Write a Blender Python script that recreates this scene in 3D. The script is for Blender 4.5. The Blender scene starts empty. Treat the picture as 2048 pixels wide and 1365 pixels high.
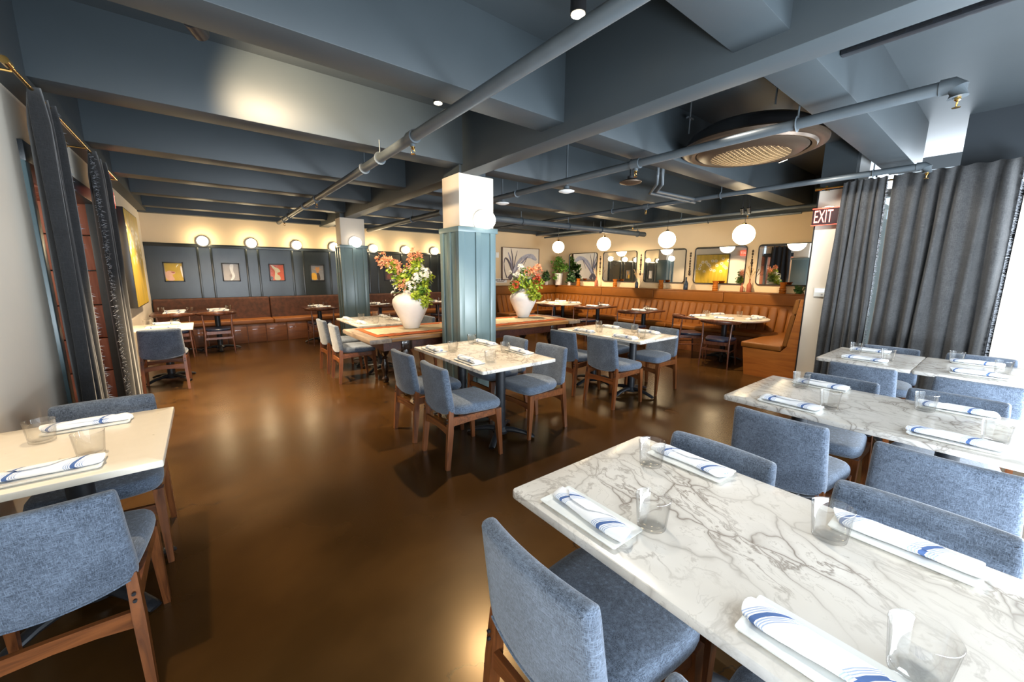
import bpy, bmesh, math, random
from mathutils import Vector, Matrix
PI = math.pi
random.seed(7)
S = bpy.context.scene
COL = S.collection
D = bpy.data
def rad(a): return math.radians(a)

# ------------------------------------------------------------------ camera
CAM_H = 1.5
yaw, pit, rol = rad(38.047), rad(9.831), rad(0.365)
F = Vector((math.sin(yaw), math.cos(yaw), 0)); R0 = Vector((math.cos(yaw), -math.sin(yaw), 0)); U0 = Vector((0, 0, 1))
fw = F*math.cos(pit) - U0*math.sin(pit); up = F*math.sin(pit) + U0*math.cos(pit)
rt = R0*math.cos(rol) + up*math.sin(rol); up = -R0*math.sin(rol) + up*math.cos(rol)
cd = D.cameras.new('camera'); cam = D.objects.new('camera', cd); COL.objects.link(cam)
cd.sensor_width = 36; cd.lens = 781.24*36/2048; cd.clip_start = 0.02; cd.clip_end = 100
m = Matrix((rt, up, -fw)).transposed().to_4x4(); m.translation = Vector((0, 0, CAM_H))
cam.matrix_world = m
S.camera = cam

# ------------------------------------------------------------------ colour management, world, lights
vs = S.view_settings
vs.view_transform = 'Standard'; vs.look = 'None'; vs.gamma = 1; vs.use_curve_mapping = False
vs.exposure = 0.0
S.cycles.max_bounces = 8; S.cycles.diffuse_bounces = 4; S.cycles.glossy_bounces = 4
S.cycles.transmission_bounces = 6; S.cycles.transparent_max_bounces = 12
S.cycles.caustics_reflective = False; S.cycles.caustics_refractive = False
S.cycles.sample_clamp_indirect = 6; S.cycles.use_denoising = True
W = D.worlds.new('daylight_sky'); S.world = W; W.use_nodes = True
bg = W.node_tree.nodes['Background']; bg.inputs[0].default_value = (0.72, 0.86, 1.0, 1); bg.inputs[1].default_value = 1.3

WARM = (1.0, 0.76, 0.48); COOL = (0.80, 0.90, 1.0); WHITE = (1.0, 0.93, 0.82)
def area(name, loc, target, sx, sy, power, color):
    l = D.lights.new(name, 'AREA'); l.shape = 'RECTANGLE'; l.size = sx; l.size_y = sy; l.energy = power; l.color = color
    o = D.objects.new(name, l); COL.objects.link(o); o.location = loc
    o.rotation_euler = (Vector(target)-Vector(loc)).to_track_quat('-Z', 'Y').to_euler(); return o
def spot(name, loc, target, power, color=WHITE, angle=70, blend=0.5, r=0.03):
    l = D.lights.new(name, 'SPOT'); l.energy = power; l.color = color; l.spot_size = rad(angle); l.spot_blend = blend; l.shadow_soft_size = r
    o = D.objects.new(name, l); COL.objects.link(o); o.location = loc
    o.rotation_euler = (Vector(target)-Vector(loc)).to_track_quat('-Z', 'Y').to_euler(); return o
def point(name, loc, power, color=WARM, r=0.1):
    l = D.lights.new(name, 'POINT'); l.energy = power; l.color = color; l.shadow_soft_size = r
    o = D.objects.new(name, l); COL.objects.link(o); o.location = loc; return o
# daylight through the street windows behind the photographer and the glazing on the right, plus an added side window
area('window_daylight', (1.2, -1.22, 1.75), (1.2, 0, 1.85), 3.4, 2.1, 76, COOL)
area('window_daylight', (4.1, -1.22, 1.75), (4.1, 0, 1.85), 1.8, 2.1, 34, COOL)
area('window_daylight', (6.39, -0.72, 1.95), (4.4, 0.5, 3.4), 0.75, 1.9, 75, COOL)  # unseen side window, added to brighten the right bay and its near beam
area('pavement_bounce', (1.2, -1.15, 0.7), (1.2, 1.4, 3.1), 3.4, 0.4, 270, COOL)
area('pavement_bounce', (4.0, -1.15, 0.7), (4.2, 1.4, 3.1), 1.8, 0.4, 270, COOL)
area('window_daylight', (8.2, 0.75, 2.9), (6.0, 0.75, 2.95), 0.9, 0.5, 24, COOL)
# ceiling spots between the beams
SPOTS = [  # x, y, z, tx, ty, tz, power, angle
    (1.80, 1.71, 2.9, 1.12, 0.78, 0.75, 165, 62), (3.2, 1.7, 2.95, 3.0, 0.6, 0.75, 85, 74), (4.9, 1.7, 2.95, 4.85, 0.5, 0.75, 70, 70), (5.0, 1.66, 2.60, 6.4, 1.0, 1.3, 130, 84),
    (0.55, 2.85, 2.80, 0.95, 3.85, 2.72, 300, 90), (2.12, 3.15, 2.85, 1.95, 2.9, 0.75, 330, 80), (3.95, 3.3, 2.95, 4.2, 3.0, 0.75, 330, 82),
    (1.6, 4.75, 2.85, 2.1, 4.9, 0.8, 130, 84), (3.9, 4.75, 2.85, 4.1, 4.9, 0.8, 160, 84), (6.2, 3.3, 2.9, 7.2, 3.1, 0.7, 420, 84),
    (0.1, 4.75, 2.75, 0.2, 4.75, 0.0, 900, 80), (0.2, 7.6, 2.6, -0.5, 7.4, 0.6, 330, 100), (1.9, 6.2, 2.8, 2.05, 6.2, 0.75, 150, 84), (6.3, 6.1, 2.8, 7.5, 6.0, 0.9, 420, 90),
    (0.3, 6.2, 2.75, 0.4, 6.2, 0.0, 900, 84), (2.0, 9.1, 2.8, 1.9, 9.6, 0.7, 220, 84), (0.0, 9.1, 2.8, 0.0, 9.6, 0.7, 220, 84), (4.6, 9.1, 2.8, 4.6, 9.6, 0.7, 200, 84),
    (4.2, 6.2, 2.8, 4.2, 6.4, 0.0, 380, 90), (-0.40, 2.45, 2.62, -0.50, 2.42, 0.75, 150, 46), (7.0, 7.5, 2.8, 7.3, 7.3, 0.7, 330, 90)]
for a in SPOTS: spot('ceiling_spot_light', a[:3], a[3:6], a[6], WARM if a[1] > 2.4 else WHITE, a[7])
point('passage_light', (-1.9, 5.3, 2.0), 30, WHITE, 0.15)

# ------------------------------------------------------------------ materials
def newmat(name):
    mt = D.materials.new(name); mt.use_nodes = True
    nt = mt.node_tree; p = nt.nodes['Principled BSDF']; return mt, nt, p
def N(nt, typ, **kw):
    n = nt.nodes.new(typ)
    for k, v in kw.items():
        if k.startswith('i_'): n.inputs[k[2:].replace('_', ' ')].default_value = v
        else: setattr(n, k, v)
    return n
def ramp(nt, fac, stops, interp='LINEAR'):
    r = nt.nodes.new('ShaderNodeValToRGB'); r.color_ramp.interpolation = interp
    els = r.color_ramp.elements
    while len(els) < len(stops): els.new(0.5)
    for e, (p, c) in zip(els, stops):
        e.position = p; e.color = (*c, 1) if len(c) == 3 else c
    nt.links.new(fac, r.inputs[0]); return r.outputs[0]
def coords(nt, kind='Object', scale=(1, 1, 1), rot=(0, 0, 0), rnd=0):
    tc = nt.nodes.new('ShaderNodeTexCoord'); mp = nt.nodes.new('ShaderNodeMapping')
    mp.inputs['Scale'].default_value = scale; mp.inputs['Rotation'].default_value = rot
    if kind == 'World':
        g = nt.nodes.new('ShaderNodeNewGeometry'); src = g.outputs['Position']
    else: src = tc.outputs[kind]
    if rnd:
        oi = nt.nodes.new('ShaderNodeObjectInfo'); mu = N(nt, 'ShaderNodeMath', operation='MULTIPLY'); mu.inputs[1].default_value = rnd
        nt.links.new(oi.outputs['Random'], mu.inputs[0])
        ad = N(nt, 'ShaderNodeVectorMath', operation='ADD'); nt.links.new(src, ad.inputs[0]); nt.links.new(mu.outputs[0], ad.inputs[1]); src = ad.outputs[0]
    nt.links.new(src, mp.inputs[0]); return mp.outputs[0]
def noise(nt, vec, scale=5, detail=4, rough=0.55, dist=0.0):
    n = N(nt, 'ShaderNodeTexNoise'); n.inputs['Scale'].default_value = scale; n.inputs['Detail'].default_value = detail
    n.inputs['Roughness'].default_value = rough; n.inputs['Distortion'].default_value = dist
    nt.links.new(vec, n.inputs['Vector']); return n.outputs['Fac']
def bump(nt, p, h, strength=0.2, dist=0.01):
    b = nt.nodes.new('ShaderNodeBump'); b.inputs['Strength'].default_value = strength; b.inputs['Distance'].default_value = dist
    nt.links.new(h, b.inputs['Height']); nt.links.new(b.outputs[0], p.inputs['Normal'])
def mix(nt, fac, a, b):
    mx = nt.nodes.new('ShaderNodeMix'); mx.data_type = 'RGBA'
    for sock, v in ((mx.inputs[6], a), (mx.inputs[7], b)):
        if isinstance(v, tuple): sock.default_value = (*v, 1)
        else: nt.links.new(v, sock)
    if isinstance(fac, float): mx.inputs[0].default_value = fac
    else: nt.links.new(fac, mx.inputs[0])
    return mx.outputs[2]
def simple(name, col, rough=0.5, metal=0.0, var=0.0, vs_=8, coat=0.0, bmp=0.0, kind='Object', scale=(1, 1, 1)):
    mt, nt, p = newmat(name)
    p.inputs['Roughness'].default_value = rough; p.inputs['Metallic'].default_value = metal
    p.inputs['Coat Weight'].default_value = coat
    if var or bmp:
        v = coords(nt, kind, scale); n = noise(nt, v, vs_, 5)
        if var:
            nt.links.new(ramp(nt, n, [(0.3, tuple(c*(1-var) for c in col)), (0.7, tuple(min(1, c*(1+var)) for c in col))]), p.inputs['Base Color'])
        else: p.inputs['Base Color'].default_value = (*col, 1)
        if bmp: bump(nt, p, n, bmp, 0.004)
    else: p.inputs['Base Color'].default_value = (*col, 1)
    return mt
def emit(name, col, strength):
    mt, nt, p = newmat(name); p.inputs['Base Color'].default_value = (*col, 1)
    p.inputs['Emission Color'].default_value = (*col, 1); p.inputs['Emission Strength'].default_value = strength; return mt
def fabric(name, dark, light, scale=1.0, rough=0.95):
    mt, nt, p = newmat(name); p.inputs['Roughness'].default_value = rough
    p.inputs['Sheen Weight'].default_value = 0.25; p.inputs['Sheen Roughness'].default_value = 0.5
    a = noise(nt, coords(nt, 'Object', (60*scale, 60*scale, 420*scale)), 1, 3, 0.7)
    b = noise(nt, coords(nt, 'Object', (420*scale, 420*scale, 60*scale)), 1, 3, 0.7)
    c = noise(nt, coords(nt, 'Object', (9, 9, 9)), 1, 3)
    m1 = N(nt, 'ShaderNodeMath', operation='MAXIMUM'); nt.links.new(a, m1.inputs[0]); nt.links.new(b, m1.inputs[1])
    m2 = N(nt, 'ShaderNodeMath', operation='MULTIPLY_ADD'); nt.links.new(c, m2.inputs[0]); m2.inputs[1].default_value = 0.22; nt.links.new(m1.outputs[0], m2.inputs[2])
    nt.links.new(ramp(nt, m2.outputs[0], [(0.52, dark), (0.86, light)]), p.inputs['Base Color'])
    bump(nt, p, m1.outputs[0], 0.35, 0.003); return mt
def wood(name, dark, light, rough=0.35, axis=2, sc=1.0, coat=0.2):
    mt, nt, p = newmat(name); p.inputs['Roughness'].default_value = rough; p.inputs['Coat Weight'].default_value = coat
    s = [28*sc, 28*sc, 28*sc]; s[axis] = 2.2*sc
    n = noise(nt, coords(nt, 'Object', tuple(s), rnd=11), 1, 6, 0.6, 1.2)
    nt.links.new(ramp(nt, n, [(0.3, dark), (0.62, light)]), p.inputs['Base Color'])
    bump(nt, p, n, 0.08, 0.003); return mt
def thin_glass(name, tint=(1, 1, 1), refl=0.12, rough=0.02):
    mt = D.materials.new(name); mt.use_nodes = True; nt = mt.node_tree; nt.nodes.clear()
    out = nt.nodes.new('ShaderNodeOutputMaterial'); tr = nt.nodes.new('ShaderNodeBsdfTransparent'); gl = nt.nodes.new('ShaderNodeBsdfGlossy')
    tr.inputs[0].default_value = (*tint, 1); gl.inputs['Roughness'].default_value = rough
    lw = nt.nodes.new('ShaderNodeLayerWeight'); lw.inputs[0].default_value = 0.42
    pw = N(nt, 'ShaderNodeMath', operation='MULTIPLY_ADD'); nt.links.new(lw.outputs['Facing'], pw.inputs[0]); pw.inputs[1].default_value = 0.28 if refl > 0.1 else 0.12; pw.inputs[2].default_value = refl*0.25
    tcol = ramp(nt, lw.outputs['Facing'], [(0.0, tint), (0.6, tuple(c*0.96 for c in tint)), (0.97, tuple(c*0.72 for c in tint))]); nt.links.new(tcol, tr.inputs[0])
    mx = nt.nodes.new('ShaderNodeMixShader'); nt.links.new(pw.outputs[0], mx.inputs[0]); nt.links.new(tr.outputs[0], mx.inputs[1]); nt.links.new(gl.outputs[0], mx.inputs[2])
    nt.links.new(mx.outputs[0], out.inputs[0]); return mt

MT = {}
MT['ceil'] = simple('slate_blue_ceiling_paint', (0.031, 0.040, 0.0455), 0.5, var=0.06, vs_=3, bmp=0.05, kind='World')
MT['ceil_slab'] = simple('slate_ceiling_slab_paint', (0.030, 0.038, 0.043), 0.55, var=0.06, vs_=3, kind='World')
MT['dark_wall'] = simple('charcoal_wall_paint', (0.03, 0.036, 0.042), 0.35)
MT['cream'] = simple('cream_wall_paint', (0.70, 0.535, 0.335), 0.6, var=0.03, vs_=2, bmp=0.04, kind='World')
MT['cream_light'] = simple('pale_cream_paint', (0.74, 0.66, 0.55), 0.6, var=0.03, vs_=2, kind='World')
MT['panel'] = simple('slate_panelling_gloss', (0.018, 0.0225, 0.0235), 0.26, var=0.18, vs_=4, bmp=0.06, kind='World', scale=(1, 1, 0.5))
MT['teal'] = simple('teal_column_gloss', (0.145, 0.212, 0.225), 0.3, var=0.08, vs_=4, bmp=0.04, kind='World', scale=(1, 1, 0.4))
MT['white'] = simple('white_paint', (0.8, 0.82, 0.82), 0.5)
MT['black_metal'] = simple('black_cast_metal', (0.018, 0.02, 0.024), 0.4, 0.3, var=0.2, vs_=30)
MT['black'] = simple('black_plastic', (0.012, 0.012, 0.013), 0.35)
MT['pipe'] = simple('slate_painted_pipe', (0.066, 0.080, 0.090), 0.42, var=0.08, vs_=12)
MT['brass'] = simple('brass', (0.72, 0.45, 0.14), 0.22, 1.0)
MT['steel'] = simple('steel', (0.55, 0.56, 0.58), 0.3, 1.0)
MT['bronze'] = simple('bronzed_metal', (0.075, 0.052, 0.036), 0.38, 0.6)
MT['bronze_lit'] = simple('bronze_lit_tone', (0.42, 0.27, 0.13), 0.45, 0.5)  # paler copy of bronze; light on the grille lines is put into the colour
MT['walnut'] = wood('walnut_stained_wood', (0.055, 0.016, 0.005), (0.185, 0.060, 0.017), 0.33)
MT['walnut_x'] = wood('walnut_stained_wood_rail', (0.055, 0.016, 0.005), (0.185, 0.060, 0.017), 0.33, axis=1)
MT['dark_wood'] = wood('dark_mahogany', (0.028, 0.008, 0.005), (0.085, 0.024, 0.012), 0.3, axis=1)
MT['elbow_wood'] = wood('reddish_walnut', (0.055, 0.018, 0.009), (0.15, 0.052, 0.026), 0.32)
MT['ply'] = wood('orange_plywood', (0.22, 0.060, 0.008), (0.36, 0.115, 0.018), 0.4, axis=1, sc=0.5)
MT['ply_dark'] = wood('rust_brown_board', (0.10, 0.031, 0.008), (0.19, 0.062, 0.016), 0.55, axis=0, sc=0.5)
MT['plank_red'] = wood('reclaimed_red_board', (0.20, 0.058, 0.028), (0.42, 0.15, 0.085), 0.6, axis=2, sc=0.35, coat=0)
MT['rustic'] = wood('rustic_honey_wood', (0.10, 0.04, 0.012), (0.36, 0.18, 0.055), 0.42, axis=0, sc=0.6)
MT['rustic_end'] = wood('weathered_grey_wood', (0.10, 0.07, 0.05), (0.30, 0.23, 0.17), 0.55, axis=1, sc=0.6)
MT['turned'] = wood('dark_turned_wood', (0.012, 0.007, 0.005), (0.04, 0.02, 0.012), 0.2, axis=2, coat=0.5)
MT['blue_fabric'] = fabric('blue_grey_tweed', (0.019, 0.029, 0.047), (0.175, 0.222, 0.30))
MT['navy_leather'] = simple('navy_leather', (0.012, 0.02, 0.05), 0.3, var=0.2, vs_=20)
MT['tan'] = simple('tan_leather', (0.175, 0.058, 0.007), 0.5, var=0.10, vs_=14, bmp=0.06)
MT['tan_dark'] = simple('tan_leather_panel', (0.175, 0.058, 0.007), 0.5, var=0.08, vs_=10)
for _k in ('tan', 'tan_dark'): MT[_k].node_tree.nodes['Principled BSDF'].inputs['Specular IOR Level'].default_value = 0.3
MT['suede'] = simple('brown_suede', (0.060, 0.018, 0.007), 0.75, var=0.45, vs_=12)
MT['seat_tan'] = simple('rust_bench_seat', (0.21, 0.068, 0.011), 0.5, var=0.1, vs_=9)
MT['porcelain'] = simple('white_porcelain', (0.82, 0.83, 0.80), 0.12, coat=0.4)
MT['vase'] = simple('chalk_white_ceramic', (0.80, 0.77, 0.73), 0.55, var=0.06, vs_=7, bmp=0.2)
MT['glass'] = thin_glass('clear_tumbler_glass', (0.985, 0.985, 0.98))
MT['pane'] = thin_glass('window_pane', (0.9, 0.95, 0.97))
MT['amber'], _nt, _p = newmat('amber_glass'); _p.inputs['Base Color'].default_value = (0.62, 0.19, 0.025, 1); _p.inputs['Roughness'].default_value = 0.08; _p.inputs['Transmission Weight'].default_value = 0.45; _p.inputs['IOR'].default_value = 1.2
MT['glazing'] = thin_glass('picture_glazing', (1, 1, 1), 0.05, 0.05)
MT['mirror'] = simple('mirror_silver', (0.93, 0.93, 0.92), 0.015, 1.0)
MT['terracotta'] = simple('terracotta', (0.33, 0.09, 0.04), 0.6, var=0.1)
MT['bottle_blue'] = simple('slate_blue_glaze', (0.03, 0.045, 0.07), 0.2)
MT['dried'] = simple('dried_straw', (0.45, 0.30, 0.14), 0.9, var=0.2, vs_=30)
MT['leaf'] = simple('green_leaf', (0.10, 0.22, 0.025), 0.5, var=0.55, vs_=9)
MT['leaf_bright'] = simple('lime_leaf', (0.33, 0.42, 0.03), 0.5, var=0.5, vs_=11)
MT['leaf_dark'] = simple('dark_leaf', (0.03, 0.085, 0.022), 0.45, var=0.5, vs_=9)
MT['stem'] = simple('green_stem', (0.13, 0.2, 0.04), 0.6)
MT['orange_petal'] = simple('coral_orange_petal', (0.90, 0.36, 0.18), 0.6, var=0.3, vs_=25)
MT['red_petal'] = simple('red_petal', (0.55, 0.06, 0.02), 0.6, var=0.3, vs_=25)
MT['white_petal'] = simple('white_petal', (0.86, 0.84, 0.74), 0.6, var=0.08, vs_=25)
MT['curtain_left'] = fabric('charcoal_linen', (0.004, 0.0043, 0.005), (0.016, 0.0165, 0.018), 0.5)
MT['curtain_right'] = fabric('grey_linen', (0.019, 0.0195, 0.0205), (0.068, 0.067, 0.067), 0.5)
MT['fringe'] = simple('grey_fringe', (0.22, 0.23, 0.25), 0.9)
MT['globe'] = emit('opal_globe_lit', (1.0, 0.82, 0.52), 42.0)
MT['globe_pend'] = emit('opal_pendant_lit', (1.0, 0.80, 0.50), 20.0)
MT['globe_col'] = emit('opal_column_globe_lit', (1.0, 0.92, 0.78), 5.0)
MT['spot_lens'] = emit('spot_lens_lit', (1.0, 0.86, 0.6), 14.0)
MT['exit_red'] = emit('exit_letter_glow', (1.0, 0.30, 0.22), 2.2)
MT['exit_dark'] = simple('exit_sign_face', (0.028, 0.004, 0.006), 0.7)
MT['exit_lit'] = emit('exit_sign_red_face', (1.0, 0.10, 0.05), 1.3)
MT['lcd'] = emit('thermostat_screen', (0.75, 0.85, 1.0), 0.7)
MT['rust_cloth'] = simple('rust_runner_cloth', (0.40, 0.085, 0.013), 0.9, var=0.35, vs_=16, bmp=0.3)
MT['cream_cloth'] = simple('cream_runner_cloth', (0.62, 0.50, 0.33), 0.95, var=0.14, vs_=25, bmp=0.3)

def marble_mat(name, base, vein, warm):
    mt, nt, p = newmat(name); p.inputs['Roughness'].default_value = 0.2; p.inputs['Specular IOR Level'].default_value = 0.4
    v = coords(nt, 'World', (1, 1, 1), (0, 0, 0.6))
    w = N(nt, 'ShaderNodeTexNoise'); w.inputs['Scale'].default_value = 2.2; w.inputs['Detail'].default_value = 4; nt.links.new(v, w.inputs['Vector'])
    sc = N(nt, 'ShaderNodeVectorMath', operation='SCALE'); sc.inputs['Scale'].default_value = 0.42; nt.links.new(w.outputs['Color'], sc.inputs[0])
    ad = N(nt, 'ShaderNodeVectorMath', operation='ADD'); nt.links.new(v, ad.inputs[0]); nt.links.new(sc.outputs[0], ad.inputs[1])
    st = N(nt, 'ShaderNodeVectorMath', operation='MULTIPLY'); nt.links.new(ad.outputs[0], st.inputs[0]); st.inputs[1].default_value = (1.0, 0.5, 1.0)
    n1 = noise(nt, st.outputs[0], 6.5, 6, 0.6); n2 = noise(nt, st.outputs[0], 14.0, 4, 0.6)
    a = ramp(nt, n1, [(0.468, (0, 0, 0)), (0.493, (0.6, 0.6, 0.6)), (0.499, (0.75, 0.75, 0.75)), (0.52, (0, 0, 0))])
    b = ramp(nt, n2, [(0.486, (0, 0, 0)), (0.498, (0.4, 0.4, 0.4)), (0.508, (0, 0, 0))])
    c = noise(nt, v, 2.6, 3); msk = ramp(nt, c, [(0.36, (0.12, 0.12, 0.12)), (0.62, (0.95, 0.95, 0.95))])
    vo = N(nt, 'ShaderNodeTexVoronoi', feature='DISTANCE_TO_EDGE'); vo.inputs['Scale'].default_value = 7.0; nt.links.new(st.outputs[0], vo.inputs['Vector'])
    vv = ramp(nt, vo.outputs['Distance'], [(0.0, (0.9, 0.9, 0.9)), (0.012, (0.5, 0.5, 0.5)), (0.035, (0.17, 0.17, 0.17)), (0.13, (0, 0, 0))])
    mv = N(nt, 'ShaderNodeMix', data_type='RGBA', blend_type='LIGHTEN'); mv.inputs[0].default_value = 1; nt.links.new(a, mv.inputs[6]); nt.links.new(vv, mv.inputs[7]); a = mv.outputs[2]
    mx = N(nt, 'ShaderNodeMix', data_type='RGBA', blend_type='LIGHTEN'); mx.inputs[0].default_value = 1; nt.links.new(a, mx.inputs[6]); nt.links.new(b, mx.inputs[7])
    ml = N(nt, 'ShaderNodeMix', data_type='RGBA', blend_type='MULTIPLY'); ml.inputs[0].default_value = 1; nt.links.new(mx.outputs[2], ml.inputs[6]); nt.links.new(msk, ml.inputs[7])
    bw = N(nt, 'ShaderNodeRGBToBW'); nt.links.new(ml.outputs[2], bw.inputs[0])
    basec = ramp(nt, noise(nt, v, 3, 3), [(0.35, base), (0.65, warm)])
    nt.links.new(mix(nt, bw.outputs[0], basec, vein), p.inputs['Base Color']); return mt
MT['marble'] = marble_mat('veined_white_marble', (0.69, 0.655, 0.605), (0.13, 0.094, 0.066), (0.66, 0.62, 0.56))
MT['marble_edge'] = simple('marble_edge', (0.70, 0.68, 0.64), 0.2, var=0.08, vs_=12)

def quartz_mat():
    mt, nt, p = newmat('pale_quartz'); p.inputs['Roughness'].default_value = 0.2
    n = noise(nt, coords(nt, 'World', (1, 1, 1)), 22, 3, 0.5)
    nt.links.new(ramp(nt, n, [(0.24, (0.35, 0.31, 0.26)), (0.285, (0.74, 0.68, 0.58)), (0.8, (0.77, 0.71, 0.61))]), p.inputs['Base Color']); return mt
MT['quartz'] = quartz_mat()
def floor_mat():
    mt, nt, p = newmat('polished_brown_concrete')
    v = coords(nt, 'World')
    a = noise(nt, v, 0.55, 4, 0.55, 0.4); b = noise(nt, v, 3.0, 3, 0.5, 0.3)
    ad = N(nt, 'ShaderNodeMath', operation='MULTIPLY_ADD'); nt.links.new(b, ad.inputs[0]); ad.inputs[1].default_value = 0.22; nt.links.new(a, ad.inputs[2])
    base = ramp(nt, ad.outputs[0], [(0.38, (0.021, 0.0090, 0.0023)), (0.60, (0.039, 0.0172, 0.0040)), (0.85, (0.070, 0.0325, 0.0085))])
    vo = N(nt, 'ShaderNodeTexVoronoi', feature='DISTANCE_TO_EDGE'); vo.inputs['Scale'].default_value = 0.5
    wv = N(nt, 'ShaderNodeVectorMath', operation='MULTIPLY_ADD'); nz = N(nt, 'ShaderNodeTexNoise'); nz.inputs['Scale'].default_value = 3; nz.inputs['Detail'].default_value = 6
    nt.links.new(v, nz.inputs['Vector']); nt.links.new(nz.outputs['Color'], wv.inputs[0]); wv.inputs[1].default_value = (0.7, 0.7, 0); nt.links.new(v, wv.inputs[2]); nt.links.new(wv.outputs[0], vo.inputs['Vector'])
    cr = ramp(nt, vo.outputs['Distance'], [(0.0, (1, 1, 1)), (0.0022, (0, 0, 0))])
    nt.links.new(mix(nt, cr, base, (0.012, 0.007, 0.004)), p.inputs['Base Color'])
    nt.links.new(ramp(nt, b, [(0.3, (0.235, 0.235, 0.235)), (0.75, (0.275, 0.275, 0.275))]), p.inputs['Roughness'])
    p.inputs['Specular IOR Level'].default_value = 0.42; p.inputs['Specular Tint'].default_value = (1.0, 0.74, 0.42, 1)
    return mt
MT['floor'] = floor_mat()
def napkin_mat():
    mt, nt, p = newmat('white_napkin_blue_stripes'); p.inputs['Roughness'].default_value = 0.9
    tc = nt.nodes.new('ShaderNodeTexCoord'); sx = nt.nodes.new('ShaderNodeSeparateXYZ'); nt.links.new(tc.outputs['Object'], sx.inputs[0])
    k = N(nt, 'ShaderNodeMath', operation='MULTIPLY_ADD'); nt.links.new(sx.outputs[0], k.inputs[0]); k.inputs[1].default_value = 0.9; nt.links.new(sx.outputs[1], k.inputs[2])
    k2 = N(nt, 'ShaderNodeMath', operation='ADD'); nt.links.new(k.outputs[0], k2.inputs[0]); k2.inputs[1].default_value = 0.16
    md = N(nt, 'ShaderNodeMath', operation='MODULO'); nt.links.new(k2.outputs[0], md.inputs[0]); md.inputs[1].default_value = 0.17
    sc = N(nt, 'ShaderNodeMath', operation='DIVIDE'); nt.links.new(md.outputs[0], sc.inputs[0]); sc.inputs[1].default_value = 0.17
    w, bl, lb = (0.86, 0.87, 0.89), (0.075, 0.14, 0.33), (0.36, 0.44, 0.62)
    st = [(0, w), (0.20, lb), (0.217, w), (0.235, lb), (0.252, w), (0.27, lb), (0.287, w), (0.31, bl), (0.385, w), (0.405, lb), (0.422, w), (0.44, lb), (0.457, w), (0.475, lb), (0.492, w)]
    nt.links.new(ramp(nt, sc.outputs[0], st, 'CONSTANT'), p.inputs['Base Color'])
    bump(nt, p, noise(nt, coords(nt, 'Object', (90, 20, 90)), 1, 3), 0.25, 0.004); return mt
MT['napkin'] = napkin_mat()
def daisy_mat():
    mt, nt, p = newmat('yellow_daisy_canvas'); p.inputs['Roughness'].default_value = 0.45
    v = coords(nt, 'Generated')
    sp = nt.nodes.new('ShaderNodeSeparateXYZ'); nt.links.new(v, sp.inputs[0])
    st = noise(nt, coords(nt, 'Generated', (1, 16, 1.6)), 1, 5, 0.6, 0.5)
    base = ramp(nt, st, [(0.25, (0.22, 0.19, 0.04)), (0.45, (0.50, 0.34, 0.025)), (0.6, (0.62, 0.40, 0.04)), (0.78, (0.50, 0.17, 0.02))])
    cb = nt.nodes.new('ShaderNodeCombineXYZ'); nt.links.new(sp.outputs[1], cb.inputs[0]); nt.links.new(sp.outputs[2], cb.inputs[1]); vv = cb.outputs[0]
    vo = N(nt, 'ShaderNodeTexVoronoi', feature='F1', voronoi_dimensions='2D'); vo.inputs['Scale'].default_value = 6.5; vo.inputs['Randomness'].default_value = 0.9; nt.links.new(vv, vo.inputs['Vector'])
    nz = noise(nt, coords(nt, 'Generated', (1, 45, 45)), 1, 2)
    pt = N(nt, 'ShaderNodeMath', operation='MULTIPLY_ADD'); nt.links.new(nz, pt.inputs[0]); pt.inputs[1].default_value = 0.35; nt.links.new(vo.outputs['Distance'], pt.inputs[2])
    band = ramp(nt, sp.outputs[2], [(0.42, (0, 0, 0)), (0.5, (1, 1, 1)), (0.84, (1, 1, 1)), (0.93, (0, 0, 0))])
    pet = ramp(nt, pt.outputs[0], [(0.44, (1, 1, 1)), (0.52, (0, 0, 0))])
    mm = N(nt, 'ShaderNodeMix', data_type='RGBA', blend_type='MULTIPLY'); mm.inputs[0].default_value = 1; nt.links.new(band, mm.inputs[6]); nt.links.new(pet, mm.inputs[7])
    c1 = mix(nt, mm.outputs[2], base, (0.80, 0.70, 0.48))
    ctr = ramp(nt, vo.outputs['Distance'], [(0.09, (1, 1, 1)), (0.11, (0, 0, 0))])
    m2 = N(nt, 'ShaderNodeMix', data_type='RGBA', blend_type='MULTIPLY'); m2.inputs[0].default_value = 1; nt.links.new(band, m2.inputs[6]); nt.links.new(ctr, m2.inputs[7])
    nt.links.new(mix(nt, m2.outputs[2], c1, (0.10, 0.05, 0.02)), p.inputs['Base Color']); bump(nt, p, st, 0.3, 0.004); return mt
MT['daisy'] = daisy_mat()

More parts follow.
